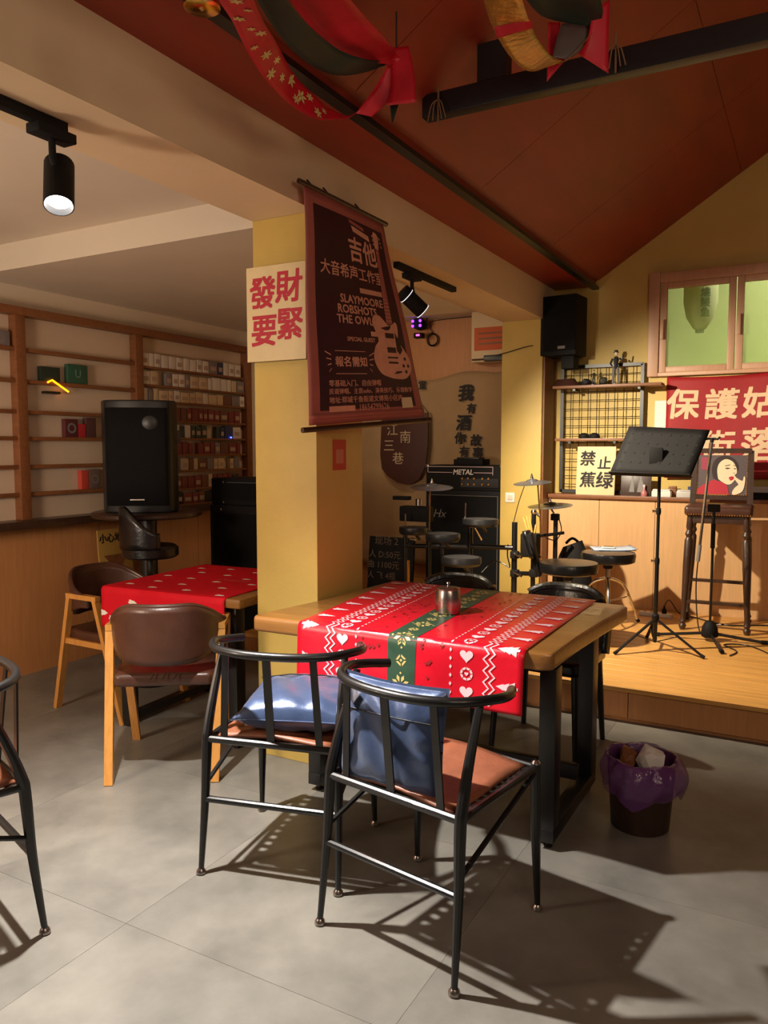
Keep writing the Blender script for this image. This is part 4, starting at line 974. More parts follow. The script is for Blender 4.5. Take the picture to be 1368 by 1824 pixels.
# cables and power strip on the stage
o = MB().tube(smoothpts([(-.86, 6.24, ST + .006), (-.82, 6.18, ST + .006), (-.75, 6.12, ST + .006), (-.5, 5.95, ST + .006), (-.2, 6.08, ST + .006), (.3, 5.9, ST + .006), (.9, 6.0, ST + .006)], 8), .005, 6).build('stage_cable', M_black, None); tag(o, 'black cable running across stage behind bar stool', 'cable')
o = MB().tube(smoothpts([PZ(1300, 1168, ST + .005), PZ(1312, 1160, ST + .005), PZ(1290, 1148, ST + .005), PZ(1340, 1152, ST + .005), PZ(1420, 1190, ST + .005)], 8), .004, 6).build('stage_cable', M_black, None); tag(o, 'thin black cable looped on stage near microphone stand foot', 'cable')
q = PZ(1168, 1098, ST); ps = thing('power_strip', 'white power strip with plug lying on stage near panelling', 'power strip', (q.x, q.y, ST), math.radians(-4))
MB().boxb(-.12, .12, -.025, .025, 0, .03).build('housing', M_paper, ps, bevel=.005); MB().lathe([(.018, .03), (.018, .055), (.008, .07), (.006, .09)], 12, (.06, 0, 0)).build('plug', M_blackm, ps)
for x in (-.08, -.03): MB().lathe([(.014, .0301), (.014, .0306), (0, .0306)], 12, (x, 0, 0)).build('socket', M_gray, ps)
MB().tube(smoothpts([(.06, 0, .085), (.09, .02, .13), (.16, .05, .03), (.25, .06, .006)]), .004, 6).build('lead', M_black, ps)

# drum thrones
def throne(label, loc, rotz, back):
    t = thing('drum_throne', label, 'stool', (*loc, ST), rotz, None)
    zs_ = .53
    MB().lathe([(0, zs_ - .075), (.165, zs_ - .075), (.185, zs_ - .065), (.19, zs_ - .02), (.183, zs_ - .004), (.15, zs_), (0, zs_)], 32).build('seat', M_blkleather, t)
    MB().tube([(0, 0, .16), (0, 0, zs_ - .075)], .014, 12).build('spindle', M_chrome, t); MB().lathe([(.03, zs_ - .12), (.034, zs_ - .10), (.05, zs_ - .075)], 14).build('seat_mount', M_blackm, t)
    for k in range(3):
        a = 2 * PI * k / 3 + .5; e = (math.cos(a) * .26, math.sin(a) * .26)
        l = MB().tube(smoothpts([(0.02 * math.cos(a), .02 * math.sin(a), .34), (e[0] * .55, e[1] * .55, .27), (e[0], e[1], .012)]), .010, 8).build('leg', M_chrome, t)
        MB().tube([(0, 0, .17), (e[0] * .62, e[1] * .62, .20)], .005, 6).build('brace', M_chrome, l); MB().tube([(e[0] * .96, e[1] * .96, .03), (e[0] * 1.02, e[1] * 1.02, .012)], .0125, 8).build('rubber_foot', M_blackm, l)
    if back:
        MB().prism([(-.17, -.06, zs_ - .10), (-.20, -.06, zs_ - .10), (-.265, -.06, zs_ + .17), (-.235, -.06, zs_ + .18)], (0, .12, 0)).build('back_arm', M_blackm, t, bevel=.008)
        def bk(u, v): return Vector((-.232 - .055 * v + .02 * (2 * u - 1) ** 2, (u - .5) * (.15 - .05 * v), zs_ + .02 + .17 * v))
        MB().grid(bk, 10, 6).build('backrest', M_blkleather, t, solid=.03)
    return t
throne('black drum throne with small backrest beside electronic drums', (-1.365, 4.93), math.radians(10), True)
tq = throne('black round drum throne carrying magazine and phone', (-1.255, 5.55), .3, False)
tz = ST + .53
q = PZ(1092, 978, tz); mg = thing('magazine', 'pale blue magazine lying on drum throne', 'magazine', (q.x, q.y, tz), math.radians(24))
MB().grid(lambda u, v: Vector(((u - .5) * .30, (v - .5) * .22, .004 + .012 * abs(u - .5) ** 2 * 4 * u)), 10, 4).build('cover', M_paperb, mg, solid=.005); MB().grid(lambda u, v: Vector(((u - .5) * .28 + .005, (v - .5) * .20, .0015)), 3, 3).build('pages', M_paper, mg, solid=.002)
q = PZ(1084, 975, tz + .012); ph = thing('phone', 'small dark phone with white rim on magazine', 'phone', (q.x, q.y, tz + .0105), math.radians(10))
MB().boxb(-.045, .045, -.03, .03, 0, .008).build('case', M_paper, ph, bevel=.002); MB().boxb(-.038, .038, -.025, .025, .0081, .009).build('screen', M_dkwood, ph)
# ================================================================== ELECTRONIC DRUM KIT
DY = 5.35
kb = PY(890, 1000, DY); kx = kb.x
dr = thing('electronic_drum_kit', 'black electronic drum kit on rack beside yellow column', 'drum kit', (kx, DY, ST))
def dl(u, v, y): p = PY(u, v, y); return p - Vector((kx, DY, ST))
def post(u, vt, y, r=.018, vb=None, m=M_tube, name='rack_post'):
    a = dl(u, vt, y); b = Vector((a.x, a.y, 0.0)) if vb is None else dl(u, vb, y)
    o_ = MB().tube([b, a], r, 12).build(name, m, dr)
    if vb is None: MB().lathe([(r * 1.4, 0), (r * 1.4, .02), (r, .03)], 12, b).build('rubber_foot', M_blackm, o_)
    return a
def cymbal(u, v, y, rpx, tx, ty, k=237.):
    c = dl(u, v, y); r = rpx / k
    M = Matrix.Rotation(ty, 3, 'Y') @ Matrix.Rotation(tx, 3, 'X')
    cy = MB().lathe([(.0, -.006), (r * .98, -.012), (r, -.010), (r * .75, -.002), (r * .32, .005), (r * .27, .014), (r * .12, .020), (0, .021)], 32, c, M).build('cymbal', M_cym, dr)
    MB().lathe([(.008, .018), (.012, .024), (.009, .04), (.004, .058), (0, .06)], 10, c, M).build('wing_nut', M_chrome, cy)
    return c
def pad(u, v, y, rpx, th=.05, tilt=.12, k=237.):
    tilt = -.02 + .2 * (tilt - .14)
    c = dl(u, v, y); r = rpx / k; M = Matrix.Rotation(tilt, 3, 'X')
    p_ = MB().lathe([(0, -th), (r * .9, -th), (r, -th * .7), (r, -.006), (r * .985, 0), (r * .93, .002), (r * .90, -.002), (0, -.002)], 30, c, M).build('drum_pad', M_plastic, dr)
    MB().lathe([(0, -.001), (r * .88, -.001), (r * .88, .0015), (0, .0015)], 30, c, M).build('drum_head', M_head, p_)
    MB().tube([c + Vector((0, .03, -th)), c + Vector((0, .10, -th - .05))], .012, 8).build('pad_mount', M_black, dr)
    return c
M_cym = mat('cymbal_rubber', (74, 74, 78), .28, spec=.8, var=.2, scale=10); M_head = mat('drum_head', (58, 56, 56), .5)
# left side
cymbal(769, 866, 5.25, 38, .10, .05); c = dl(766, 870, 5.25); MB().tube([c, dl(765, 945, 5.25)], .0055, 8).build('cymbal_rod', M_brass, dr); post(765, 944, 5.25, .015)
pad(856, 924, 5.30, 31, .055, .16); a = dl(829, 896, 5.30); MB().tube([a, dl(828, 925, 5.30)], .008, 8).build('pad_rod', M_chrome, dr)
pad(789, 950, 5.15, 30, .06, .18); pad(737, 939, 5.35, 27, .055, .16); MB().tube([dl(722, 915, 5.35), dl(722, 945, 5.35)], .006, 8).build('pad_rod', M_chrome, dr)
pad(822, 992, 5.0, 33, .06, .14)
post(838, 925, 5.42, .02); post(722, 940, 5.42, .018); post(787, 955, 5.42, .018)
MB().tube([dl(722, 972, 5.42), dl(838, 975, 5.42)], .018, 12).build('rack_bar', M_tube, dr); MB().tube([dl(838, 973, 5.42), dl(917, 976, 5.48)], .018, 12).build('rack_bar', M_tube, dr)
mo = MB().box(dl(742, 915, 5.5), (.26, .10, .12)).build('sound_module', M_blackm, dr, bevel=.012); MB().lathe([(.026, 0), (.026, .05), (0, .05)], 16, dl(749, 893, 5.5) + Vector((0, -.03, -.03))).build('dial', M_steel, mo)
MB().box(dl(716, 887, 5.5), (.14, .06, .03)).build('module_shelf', M_blackm, dr, bevel=.004)
post(727, 998, 5.05, .012, None, M_brass, 'pedal_post')
for u, v in ((829, 925), (842, 938), (797, 962), (735, 960)): MB().tube([dl(u - 4, v, 5.3), dl(u + 5, v + 2, 5.3)], .010, 8).build('wing_screw', M_chrome, dr)
MB().tube([dl(846, 940, 5.3), dl(858, 962, 5.35)], .007, 8).build('pad_arm', M_chrome, dr)
# right side
K2 = 250.
post(917, 930, 5.48, .021); pt = post(951, 912, 5.40, .017); MB().lathe([(0, -.02), (.016, -.016), (.022, 0), (.016, .016), (0, .02)], 14, pt).build('ball_clamp', M_chrome, dr)
cymbal(948, 858, 5.40, 34, .10, -.05, K2); MB().tube([dl(958, 863, 5.40), dl(964, 950, 5.40)], .006, 8).build('cymbal_rod', M_brass, dr); MB().tube([dl(951, 911, 5.40), dl(962, 920, 5.40)], .010, 8).build('rod_holder', M_chrome, dr)
cymbal(980, 899, 5.58, 41, .08, -.04, K2); MB().tube([dl(979, 902, 5.58), dl(990, 920, 5.58)], .007, 8).build('cymbal_rod', M_chrome, dr); post(990, 919, 5.58, .017); MB().box(dl(989, 921, 5.58), (.06, .05, .05)).build('rod_clamp', M_blackm, dr, bevel=.01)
MB().tube([dl(951, 956, 5.40), dl(1004, 949, 5.58)], .012, 10).build('rack_bar', M_tube, dr)
for v in (988, 1021):
    MB().tube([dl(917, v, 5.48), dl(951, v + 1, 5.40)], .017, 10).build('rack_bar', M_tube, dr)
    for u in (917, 951):
        MB().box(dl(u, v, 5.46 if u == 917 else 5.38), (.062, .05, .055)).build('clamp', M_blackm, dr, bevel=.01); MB().tube([dl(u - 2, v - 2, 5.42), dl(u + 12, v + 5, 5.40)], [.006, .011], 8).build('wing_screw', M_chrome, dr)
MB().tube(smoothpts([dl(905, 970, 5.46), dl(904, 990, 5.46), dl(908, 1010, 5.46), dl(898, 1005, 5.46), dl(880, 1000, 5.46), dl(858, 1020, 5.4)]), .005, 6).build('cable', M_black, dr)
MB().tube(smoothpts([dl(934, 866, 5.42), dl(924, 895, 5.42), dl(915, 930, 5.46)]), .003, 6).build('cable', M_black, dr)
MB().tube(smoothpts([dl(996, 925, 5.57), dl(1000, 945, 5.57), dl(990, 962, 5.57), dl(972, 958, 5.5)]), .004, 6).build('cable', M_black, dr)
MB().boxb(-.06, .06, -.05, .05, -.16, 0).build('stick_holder', M_blackm, dr, bevel=.01, loc=dl(945, 950, 5.36))
for k, (u0, v0, u1, v1) in enumerate(((932, 921, 944, 958), (938, 918, 947, 958), (943, 920, 949, 958), (955, 934, 950, 960))):
    o = MB().tube([PY(u1, v1, 5.36 + .01 * k), PY(u1, v1, 5.36 + .01 * k).lerp(PY(u0, v0, 5.36 + .01 * k), .9), PY(u0, v0, 5.36 + .01 * k)], [.0075, .0075, .004], 8).build('drum_stick', mat('stick_maple', (222, 164, 84), .4), None)
    tag(o, 'pale maple drum stick standing in holder of electronic drums', 'drum stick', 'drum sticks in the rack holder')
q = PY(1003, 975, 5.5); o = thing('gig_bag', 'small black cloth bag slumped behind drum throne', 'bag', (q.x, 5.75, ST)); zz = q.z - ST
MB().grid(lambda u, v: Vector((.16 * math.cos(2 * PI * u) * (1 - .55 * v ** 3), .09 * math.sin(2 * PI * u) * (1 - .5 * v ** 3), v * (zz + .03 * math.cos(2 * PI * u)))), 20, 10, True).build('body', M_blackm, o); MB().tube(smoothpts([(-.05, 0, zz), (0, 0, zz + .04), (.06, 0, zz)]), .01, 8).build('handle', M_blackm, o)

# ================================================================== LEFT BAY
# shelf unit
sh_ = thing('display_shelving', 'wall shelving with white backs and narrow wooden rails', 'shelving', (XW, 4.2, .95))
def sb(name, y0, y1, z0, z1, d, m, bv=.003): return MB().boxb(.002, d, y0 - 4.2, y1 - 4.2, z0 - .95, z1 - .95).build(name, m, sh_, bevel=bv)
ZC = 1.0
MB().boxb(.002, .16, -2.4, 1.24, 0, .05).build('counter_board', M_dkwood, sh_, bevel=.005)
for y in (2.3, 3.19, 4.16, 5.41): sb('upright', y - .035, y + .035, ZC, 2.27, .07, M_brnwood)
sb('top_rail', 1.8, 5.44, 2.265, 2.315, .085, M_brnwood)
M_back = mat('shelf_back_white', (206, 184, 160), .55, var=.05, scale=3)
for a, b in ((1.8, 2.265), (2.335, 3.155), (3.225, 4.125), (4.195, 5.375)): sb('back_board', a, b, ZC, 2.265, .006, M_back, 0)
RA = [PX(100, v, XW).z for v in (632, 685, 737, 782, 830, 877)]
for (a, b) in ((1.8, 2.265), (2.335, 3.155), (3.225, 4.125)):
    for z in RA: sb('shelf_rail', a, b, z - .012, z + .012, .055, M_brnwood)
RC = [PX(400, v, XW).z for v in (672, 700, 725, 755, 783, 810, 836, 866, 892)]
for z in RC: sb('shelf_rail', 4.195, 5.375, z - .008, z + .008, .055, M_brnwood)
# cassettes on the right-hand section
ORD = ['top', 'second', 'third', 'fourth', 'fifth', 'sixth', 'seventh', 'eighth', 'ninth']
PAL = {'white': (214, 202, 190), 'cream': (200, 176, 140), 'red': (124, 54, 50), 'brown': (112, 70, 54), 'blue': (52, 60, 92), 'dark green': (52, 64, 56), 'grey': (126, 116, 116), 'black': (36, 32, 32)}
ROWC = [['white', 'grey', 'white', 'blue', 'white', 'white'], ['white', 'white', 'grey', 'cream', 'white'], ['cream', 'brown', 'white', 'cream', 'grey'], ['red', 'red', 'brown', 'red'], ['dark green', 'white', 'dark green', 'white', 'blue'],
        ['red', 'red', 'brown', 'grey', 'red'], ['cream', 'brown', 'cream', 'grey'], ['cream', 'brown', 'red', 'dark green', 'cream'], ['brown', 'black', 'brown', 'red']]
rc = random.Random(4)
for r, z in enumerate(RC):
    y = 4.20; zt2 = (RC[r - 1] - .008) if r else z + .13
    while y < 5.34:
        wd = rc.choice([.05, .065, .075, .10]); h = min(.105, zt2 - z - .02) * rc.uniform(.86, 1.0)
        if y + wd > 5.37: break
        cn = rc.choice(ROWC[r])
        if rc.random() > .08:
            o = thing('cassette_box', '%s cassette box in %s row of narrow shelves behind loudspeaker' % (cn, ORD[r]), 'cassette box', (XW + .033, y + wd / 2, z + .0085), 0, 'cassette boxes on the narrow shelves')
            MB().boxb(-.018, .018, -wd / 2 + .002, wd / 2 - .002, 0, h).build('case', mat('box_' + cn, PAL[cn], .4), o, bevel=.002)
            if rc.random() < .6: MB().boxb(.018, .0186, -wd * .32, wd * .32, h * .25, h * .6).build('sleeve_label', mat('label_' + rc.choice(['a', 'b']), (176, 150, 130), .6), o)
        y += wd + .004
# a few boxes on the wide shelves
def bay_box(name, label, cat, u0, u1, vt, rail, m, emblem=None):
    a, b = PX(u0, vt, XW + .035), PX(u1, vt, XW + .035); wd = b.y - a.y; z = RA[rail] + .0125; h = min(a.z - z, .16)
    o = thing(name, label, cat, (XW + .032, (a.y + b.y) / 2, z)); MB().boxb(-.018, .018, -wd / 2, wd / 2, 0, h).build('case', m, o, bevel=.003)
    fm_ = flat((.0187, 0, h / 2), (0, 1, 0), (0, 0, 1))
    if emblem == 'ring':
        r_ = min(wd, h) * .34; shapes('ring_emblem', [[(r_ * math.cos(t), r_ * math.sin(t)) for t in (a_, b_)] + [(r_ * .6 * math.cos(t), r_ * .6 * math.sin(t)) for t in (b_, a_)] for a_, b_ in [(2 * PI * k / 18, 2 * PI * (k + 1) / 18) for k in range(18)]], fm_, M_gray, o)
    if emblem == 'U': lettering('letter', [('U', h * .6, 0, 0)], fm_, mat('pale_green_print', (120, 150, 130), .6), o)
bay_box('record_sleeve', 'dark green leaning sleeve beside amber light on wide shelf', 'record', 70, 104, 652, 1, mat('deep_green', (34, 48, 42), .5))
bay_box('record_sleeve', 'green sleeve with pale letter U on wide shelf', 'record', 118, 153, 648, 1, mat('mid_green', (44, 86, 66), .5), 'U')
bay_box('record_box', 'maroon box with grey ring emblem on fourth wide shelf', 'box', 113, 136, 746, 3, mat('maroon', (92, 40, 42), .5), 'ring')
bay_box('record_box', 'bright red narrow box next to maroon ring box', 'box', 137, 150, 755, 3, mat('bright_red', (176, 36, 44), .5))
bay_box('record_box', 'dark maroon box half hidden by loudspeaker on fourth wide shelf', 'box', 151, 168, 744, 3, mat('maroon2', (84, 50, 52), .5))
bay_box('record_box', 'narrow orange red box on lowest wide shelf beside ring box', 'box', 142, 155, 838, 5, mat('orange_red', (196, 70, 56), .5))
bay_box('record_box', 'brown box with grey ring emblem on lowest wide shelf', 'box', 156, 176, 836, 5, mat('taupe', (110, 88, 80), .5), 'ring')
bay_box('picture_card', 'small grey framed card at shelf end by upright', 'card', -20, 14, 585, 0, mat('card_grey', (120, 108, 112), .5), 'ring')
q = [PX(u, v, XW + .06) for u, v in ((85, 681), (93, 677), (122, 698))]
o = thing('amber_led_strip', 'glowing amber bent light strip on wide shelf', 'light', (XW + .06, q[0].y, q[0].z)); MB().tube([p - q[0] + Vector((0, 0, 0)) for p in q], .006, 8).build('tube', M_neon, o); MB().boxb(-.05, -.006, -.01, .10, -.07, -.0 - .055).build('holder', M_black, o)
q = PX(412, 785, XW + .06); o = thing('blue_led', 'tiny blue standby light on narrow shelf', 'light', (XW + .058, q.y, RC[4] + .0085)); MB().lathe([(.008, 0), (.008, .012), (0, .016)], 10).build('bulb', M_blueled, o); MB().boxb(-.02, .012, -.012, .012, -.0, .004).build('clip', M_black, o)
# wall amplifier stack by the pillar
a = PY(372, 905, 4.35); b = PY(470, 905, 4.35); 
st = thing('amplifier_stack', 'black amplifier cabinet with metal corners behind red-clothed table', 'amplifier', ((a.x + b.x) / 2, 4.55, 0)); w2 = (b.x - a.x) / 2; zc = PY(400, 900, 4.35).z; zt3 = PY(400, 852, 4.35).z
MB().boxb(-w2, w2, -.19, .19, 0, zc).build('cabinet', M_blackm, st, bevel=.01); MB().boxb(-w2 + .04, w2 - .04, -.196, -.19, .06, zc - .06).build('grille_cloth', M_grille, st)
MB().boxb(-w2, w2, -.17, .17, zc, zt3).build('head', M_blackm, st, bevel=.01); MB().boxb(-.10, w2 - .03, -.176, -.17, zc + .04, zt3 - .03).build('head_panel', M_grille, st)
for x in (-.02, .0): pass
for x, z in ((-.13, zt3 - .03), (-.13, zc + .02), (-.14, zc - .03)): MB().lathe([(.009, 0), (.007, .006), (0, .007)], 10, (x, -.19 if z < zc else -.172, z), Matrix.Rotation(PI / 2, 3, 'X')).build('rivet', M_chrome, st)
MB().tube([(-.10, -.178, zt3 - .03), (w2 - .03, -.178, zt3 - .03)], .002, 6).build('trim_line', M_gray, st)
# round bar table with the big loudspeaker
q = PY(257, 910, 3.75); rx = q.x + .03; tzr = q.z
rt = thing('bar_table', 'round black bar table on single column against shelf wall', 'table', (rx, 3.75, 0))
MB().lathe([(0, tzr - .035), (.34, tzr - .035), (.355, tzr - .025), (.355, tzr - .006), (.345, tzr), (0, tzr)], 40).build('tabletop', M_dkwood, rt)
MB().lathe([(.058, .02), (.058, tzr - .035)], 20, cap=False).build('column', M_black, rt); MB().lathe([(0, 0), (.20, 0), (.205, .008), (.08, .03), (.06, .05)], 30).build('base', M_black, rt)
p0, p1 = PY(166, 800, 3.70), PY(305, 800, 3.70); zts = PY(235, 714, 3.66).z
bsp = thing('pa_loudspeaker', 'large black loudspeaker standing on round bar table', 'speaker', (rx - .03, 3.75, tzr), math.radians(36))
hs = zts - tzr
MB().prism([(-.20, .19, 0), (-.235, -.10, 0), (-.20, -.17, 0), (-.10, -.205, 0), (.10, -.205, 0), (.20, -.17, 0), (.235, -.10, 0), (.20, .19, 0)], (0, 0, hs)).build('cabinet', M_plastic, bsp, bevel=.016, seg=3)
def gr(u, v): x = (u - .5) * .38; return Vector((x, -.211 - .012 * math.cos(x * 7.5) + .5 * max(0, abs(x) - .1) ** 1.5, .05 + v * (hs - .10)))
MB().grid(gr, 16, 4).build('grille', M_grille, bsp, solid=.006); MB().boxb(-.045, .045, -.232, -.222, .085, .093).build('badge', M_steel, bsp)
for s in (-1, 1): MB().boxb(s * .222 - .012, s * .222 + .012, -.06, .08, hs * .62, hs * .74).build('handle', M_black, bsp, bevel=.006)
MB().lathe([(.05, 0), (.055, .004), (.04, .012)], 16, (.08, -.214, hs * .80), Matrix.Rotation(PI / 2, 3, 'X')).build('tweeter_horn', M_plastic, bsp)
# swivel stool in front of the bar table
q = PY(268, 992, 3.48); so = thing('swivel_stool', 'black low-backed swivel stool in front of bar table', 'stool', (q.x, 3.48, 0), math.radians(20)); zq = q.z
MB().lathe([(0, zq), (.155, zq), (.17, zq + .012), (.17, zq + .06), (.15, zq + .075), (0, zq + .078)], 28).build('seat', M_blkleather, so)
def bk2(u, v): a_ = PI * (.75 + 1.0 * u) ; r_ = .165; return Vector((r_ * math.cos(a_), r_ * math.sin(a_), zq + .06 + v * (.10 + .16 * math.sin(u * PI) ** 2)))
MB().grid(bk2, 20, 6).build('backrest', M_blkleather, so, solid=.03); MB().tube([(0, 0, .03), (0, 0, zq)], .025, 14).build('column', M_black, so); MB().lathe([(0, 0), (.15, 0), (.155, .008), (.05, .03), (.03, .05)], 28).build('base', M_black, so)
# caution board leaning on the wall
q = PX(208, 955, XW + .10); cb_ = thing('caution_board', 'yellowed folding caution board leaning under counter beside stool', 'sign', (XW + .16, q.y, 0)); cz = PX(208, 924, XW + .1).z
Mq = Matrix.Rotation(math.radians(-7), 3, 'Y')
mb = MB().prism([(0, -.13, 0), (0, .13, 0), (0, .15, cz * .75), (0, .16, cz * .93), (0, -.14, cz * .93), (0, -.15, cz * .75)], (.015, 0, 0)); mb.v = [tuple(Mq @ Vector(p)) for p in mb.v]; mb.build('panel', mat('faded_yellow', (176, 136, 66), .6), cb_, bevel=.004)
lettering('warning_lettering', [('小心地滑', .068, 0, cz * .86, dict(bold=.02))], lambda x, y: Mq @ Vector((.0165, x, y)), M_ink, cb_)
shapes('brown_triangle', [[(-.11, cz * .74), (.11, cz * .74), (.0, cz * .60)]], lambda x, y: Mq @ Vector((.0165, x, y)), M_brnwood, cb_)

# red-clothed small table
RTZ = .74
rtb = thing('side_table', 'small oak table with black legs under red cloth, left of pillar', 'table', (-2.76, 3.2, 0), math.radians(3))
MB().boxb(-.44, .41, -.40, .41, RTZ - .045, RTZ).build('tabletop', M_oak, rtb, bevel=.01, seg=3)
for sx, x in ((-1, -.36), (1, .33)):
    for y in (-.32, .33): MB().boxb(x - .025, x + .025, y - .035, y + .035, .0, RTZ - .045).build('leg', M_black, rtb, bevel=.003)
    MB().boxb(x - .025, x + .025, -.28, .29, .02, .06).build('foot_bar', M_black, rtb)
def rcl(u, v, off=0):
    a = -.45 + .78 * u; b = v * 1.03      # from back to front then down
    D = .83
    if b < D - .02: p = Vector((a, .42 - b, RTZ + .003 + off))
    elif b < D + .012: th = (b - D + .02) / .032 * PI / 2; p = Vector((a, .42 - D + .02 - (.02 + off) * math.sin(th) - .0, RTZ + .003 - .02 + (.02 + off) * math.cos(th)))
    else: d = b - D - .012; p = Vector((a, .42 - D - off - .004 * math.sin(a * 12) * d * 4, RTZ - .017 - d * (1 + .06 * u)))
    return p
rc_ = MB().grid(lambda u, v: rcl(u, v), 30, 60).build('red_tablecloth', M_red, None, solid=.002); rc_.location = (-2.76, 3.2, 0); rc_.rotation_euler = (0, 0, math.radians(3))
tag(rc_, 'red tablecloth with scattered white trees on small table', 'tablecloth')
def tree2(cx, cy, s): return [(cx + x * s, cy + y * s) for x, y in [(-.9, -.1), (-.7, -.1), (-.7, -.5), (-.2, -.5), (-.2, -.42), (.3, -.38), (1, 0), (.3, .38), (-.2, .42), (-.2, .5), (-.7, .5), (-.7, .1), (-.9, .1)]]
rt_ = random.Random(12)
spots = [(.27, .865), (.10, .955), (.58, .965), (.86, .90), (.02, .93), (.92, .76), (.62, .72), (.35, .73), (.12, .70), (.78, .60), (.45, .60), (.22, .58), (.60, .47), (.88, .46), (.35, .44), (.12, .42), (.72, .34), (.5, .28), (.25, .26), (.9, .22), (.62, .14), (.35, .10), (.12, .14), (.85, .06)]
for x, y in spots: shapes('tree_print', [[(min(max(a, 0), 1), b) for a, b in [(x + (px_ - x) , y + (py_ - y)) for px_, py_ in [(x + (p_[0]) / .78, y + p_[1] / 1.03) for p_ in tree2(0, 0, .030)]]]], lambda a, b: rcl(a, b, .0025), M_paper, rc_)
shapes('white_label', [rect(.085, .95, .125, .985)], lambda a, b: rcl(a, b, .0025), M_gray, rc_); lettering('script_line', [('Christmas', .05, 0, 0, dict(shear=.3))], lambda x, y: rcl(.66 + x / .78, .40 - y / 1.03, .0025), mat('faint_script', (214, 90, 100), .6), rc_)

# brown upholstered chairs
def brown_chair(label, loc, rotz):
    t = thing('upholstered_chair', label, 'chair', (*loc, 0), rotz, 'brown leather chairs with wooden legs')
    for s in (-1, 1):
        MB().bar((s * .225, -.27, 0), (s * .245, -.10, .655), .026, .036, (1, 0, 0)).build('rear_leg', M_honey, t); MB().bar((s * .225, .27, 0), (s * .245, .10, .655), .026, .036, (1, 0, 0)).build('front_leg', M_honey, t)
        MB().bar((s * .245, -.12, .655), (s * .245, .12, .655), .034, .026).build('arm_block', M_honey, t)
        MB().bar((s * .235, -.16, .40), (s * .235, .16, .40), .02, .03).build('side_rail', M_honey, t)
    MB().prism([(-.21, -.20, .405), (.21, -.20, .405), (.235, -.05, .405), (.23, .2, .405), (.18, .24, .405), (-.18, .24, .405), (-.23, .2, .405), (-.235, -.05, .405)], (0, 0, .06)).build('seat', M_brnleather, t, bevel=.025, seg=4)
    def shell(u, v):
        x = u * 2 - 1; a = x * 1.75; r = .252
        w_ = max(0, min(1, (.97 - abs(x)) / .72)); w_ = w_ * w_ * (3 - 2 * w_)
        zt_ = .655 + .115 * w_; zb_ = .60 - .085 * w_
        z = zb_ + (zt_ - zb_) * v
        k = 1 + .10 * (z - .55)
        return Vector((r * math.sin(a) * k * .97, -r * math.cos(a) * k * (1.0), z))
    sl = MB().grid(shell, 44, 10).build('backrest', M_brnleather, t, solid=.028)
    MB().tube([shell(i / 40, 1) for i in range(41)], .014, 8).build('piping', M_brnleather, sl)
    for k in range(3): MB().tube([(-.05 + .05 * k, -.222, .445), (-.035 + .05 * k, -.205, .468)], .002, 6).build('crack', M_black, t)
    return t
bc = brown_chair('brown leather chair with honey wood legs in front of red-clothed table', (-2.575, 2.625), math.radians(34))
dup(bc, None, (-3.39, 3.07, 0), math.radians(-92), 'brown leather chair at wall end of red-clothed table')

# ================================================================== TRUSS AND RIBBONS
tp_ = PZ(765, 200, 2.82); TY = tp_.y
tr = struct('trim_4', MB().boxb(-1.46, 2.6, TY - .03, TY + .03, 2.79, 2.88), M_black, bevel=.004)
MB().boxb(-1.22, -1.10, TY - .03, TY + .03, 2.88, 3.02).build('truss_post', M_black, tr); MB().boxb(.55, .67, TY - .03, TY + .03, 2.88, 4.15).build('truss_post', M_black, tr)
def ribbon(name, lefts, rights, ys, m, par, n=5):
    A = smoothpts([PY(u, v, y) for (u, v), y in zip(lefts, ys)], n); B = smoothpts([PY(u, v, y + .03) for (u, v), y in zip(rights, ys)], n)
    k = len(A)
    return MB().grid(lambda u, v: A[round(v * (k - 1))].lerp(B[round(v * (k - 1))], u) - par.location, 6, k).build(name, m, par, solid=.0015), A, B
M_ribred = mat('red_ribbon', (190, 18, 36), .5, var=.12, scale=20)
kn = PY(706, 110, 2.48)
r1 = thing('ribbon_swag', 'red snowflake, green and plain red ribbons swagged to bow under sloping ceiling', 'ribbon', kn)
o1, A, B = ribbon('snowflake_ribbon', [(372, -40), (390, 0), (415, 40), (445, 100), (480, 150), (525, 192), (565, 212), (595, 212), (632, 203), (690, 135)], [(440, -40), (452, 0), (470, 40), (492, 75), (510, 110), (530, 140), (565, 175), (590, 195), (634, 201), (694, 120)], [1.35, 1.45, 1.6, 1.8, 1.95, 2.1, 2.2, 2.3, 2.38, 2.48], M_ribred, r1)
for k in range(17):
    i = 4 + int(k * 30 / 17); f_ = .28 + .44 * ((k * 7) % 3) / 2; c = A[i].lerp(B[i], f_); tx = (A[i + 1] - A[i]).normalized(); ty = (B[i] - A[i]).normalized(); nn_ = tx.cross(ty).normalized()
    if nn_.dot(_C - c) < 0: nn_ = -nn_
    s_ = (B[i] - A[i]).length * (.24 if k % 2 else .17); ty = nn_.cross(tx)
    fm_ = lambda x, y, c=c, tx=tx, ty=ty, nn_=nn_: c + tx * x + ty * y + nn_ * .0035 - kn
    arms = []
    for q_ in range(6):
        a_ = q_ * PI / 3; d_ = (math.cos(a_), math.sin(a_)); e_ = (-d_[1], d_[0]); w_ = s_ * .10
        arms.append([(e_[0] * w_, e_[1] * w_), (d_[0] * s_ * .6 + e_[0] * w_ * 2, d_[1] * s_ * .6 + e_[1] * w_ * 2), (d_[0] * s_, d_[1] * s_), (d_[0] * s_ * .6 - e_[0] * w_ * 2, d_[1] * s_ * .6 - e_[1] * w_ * 2), (-e_[0] * w_, -e_[1] * w_)])
    shapes('snowflake', arms, fm_, M_gold, o1)
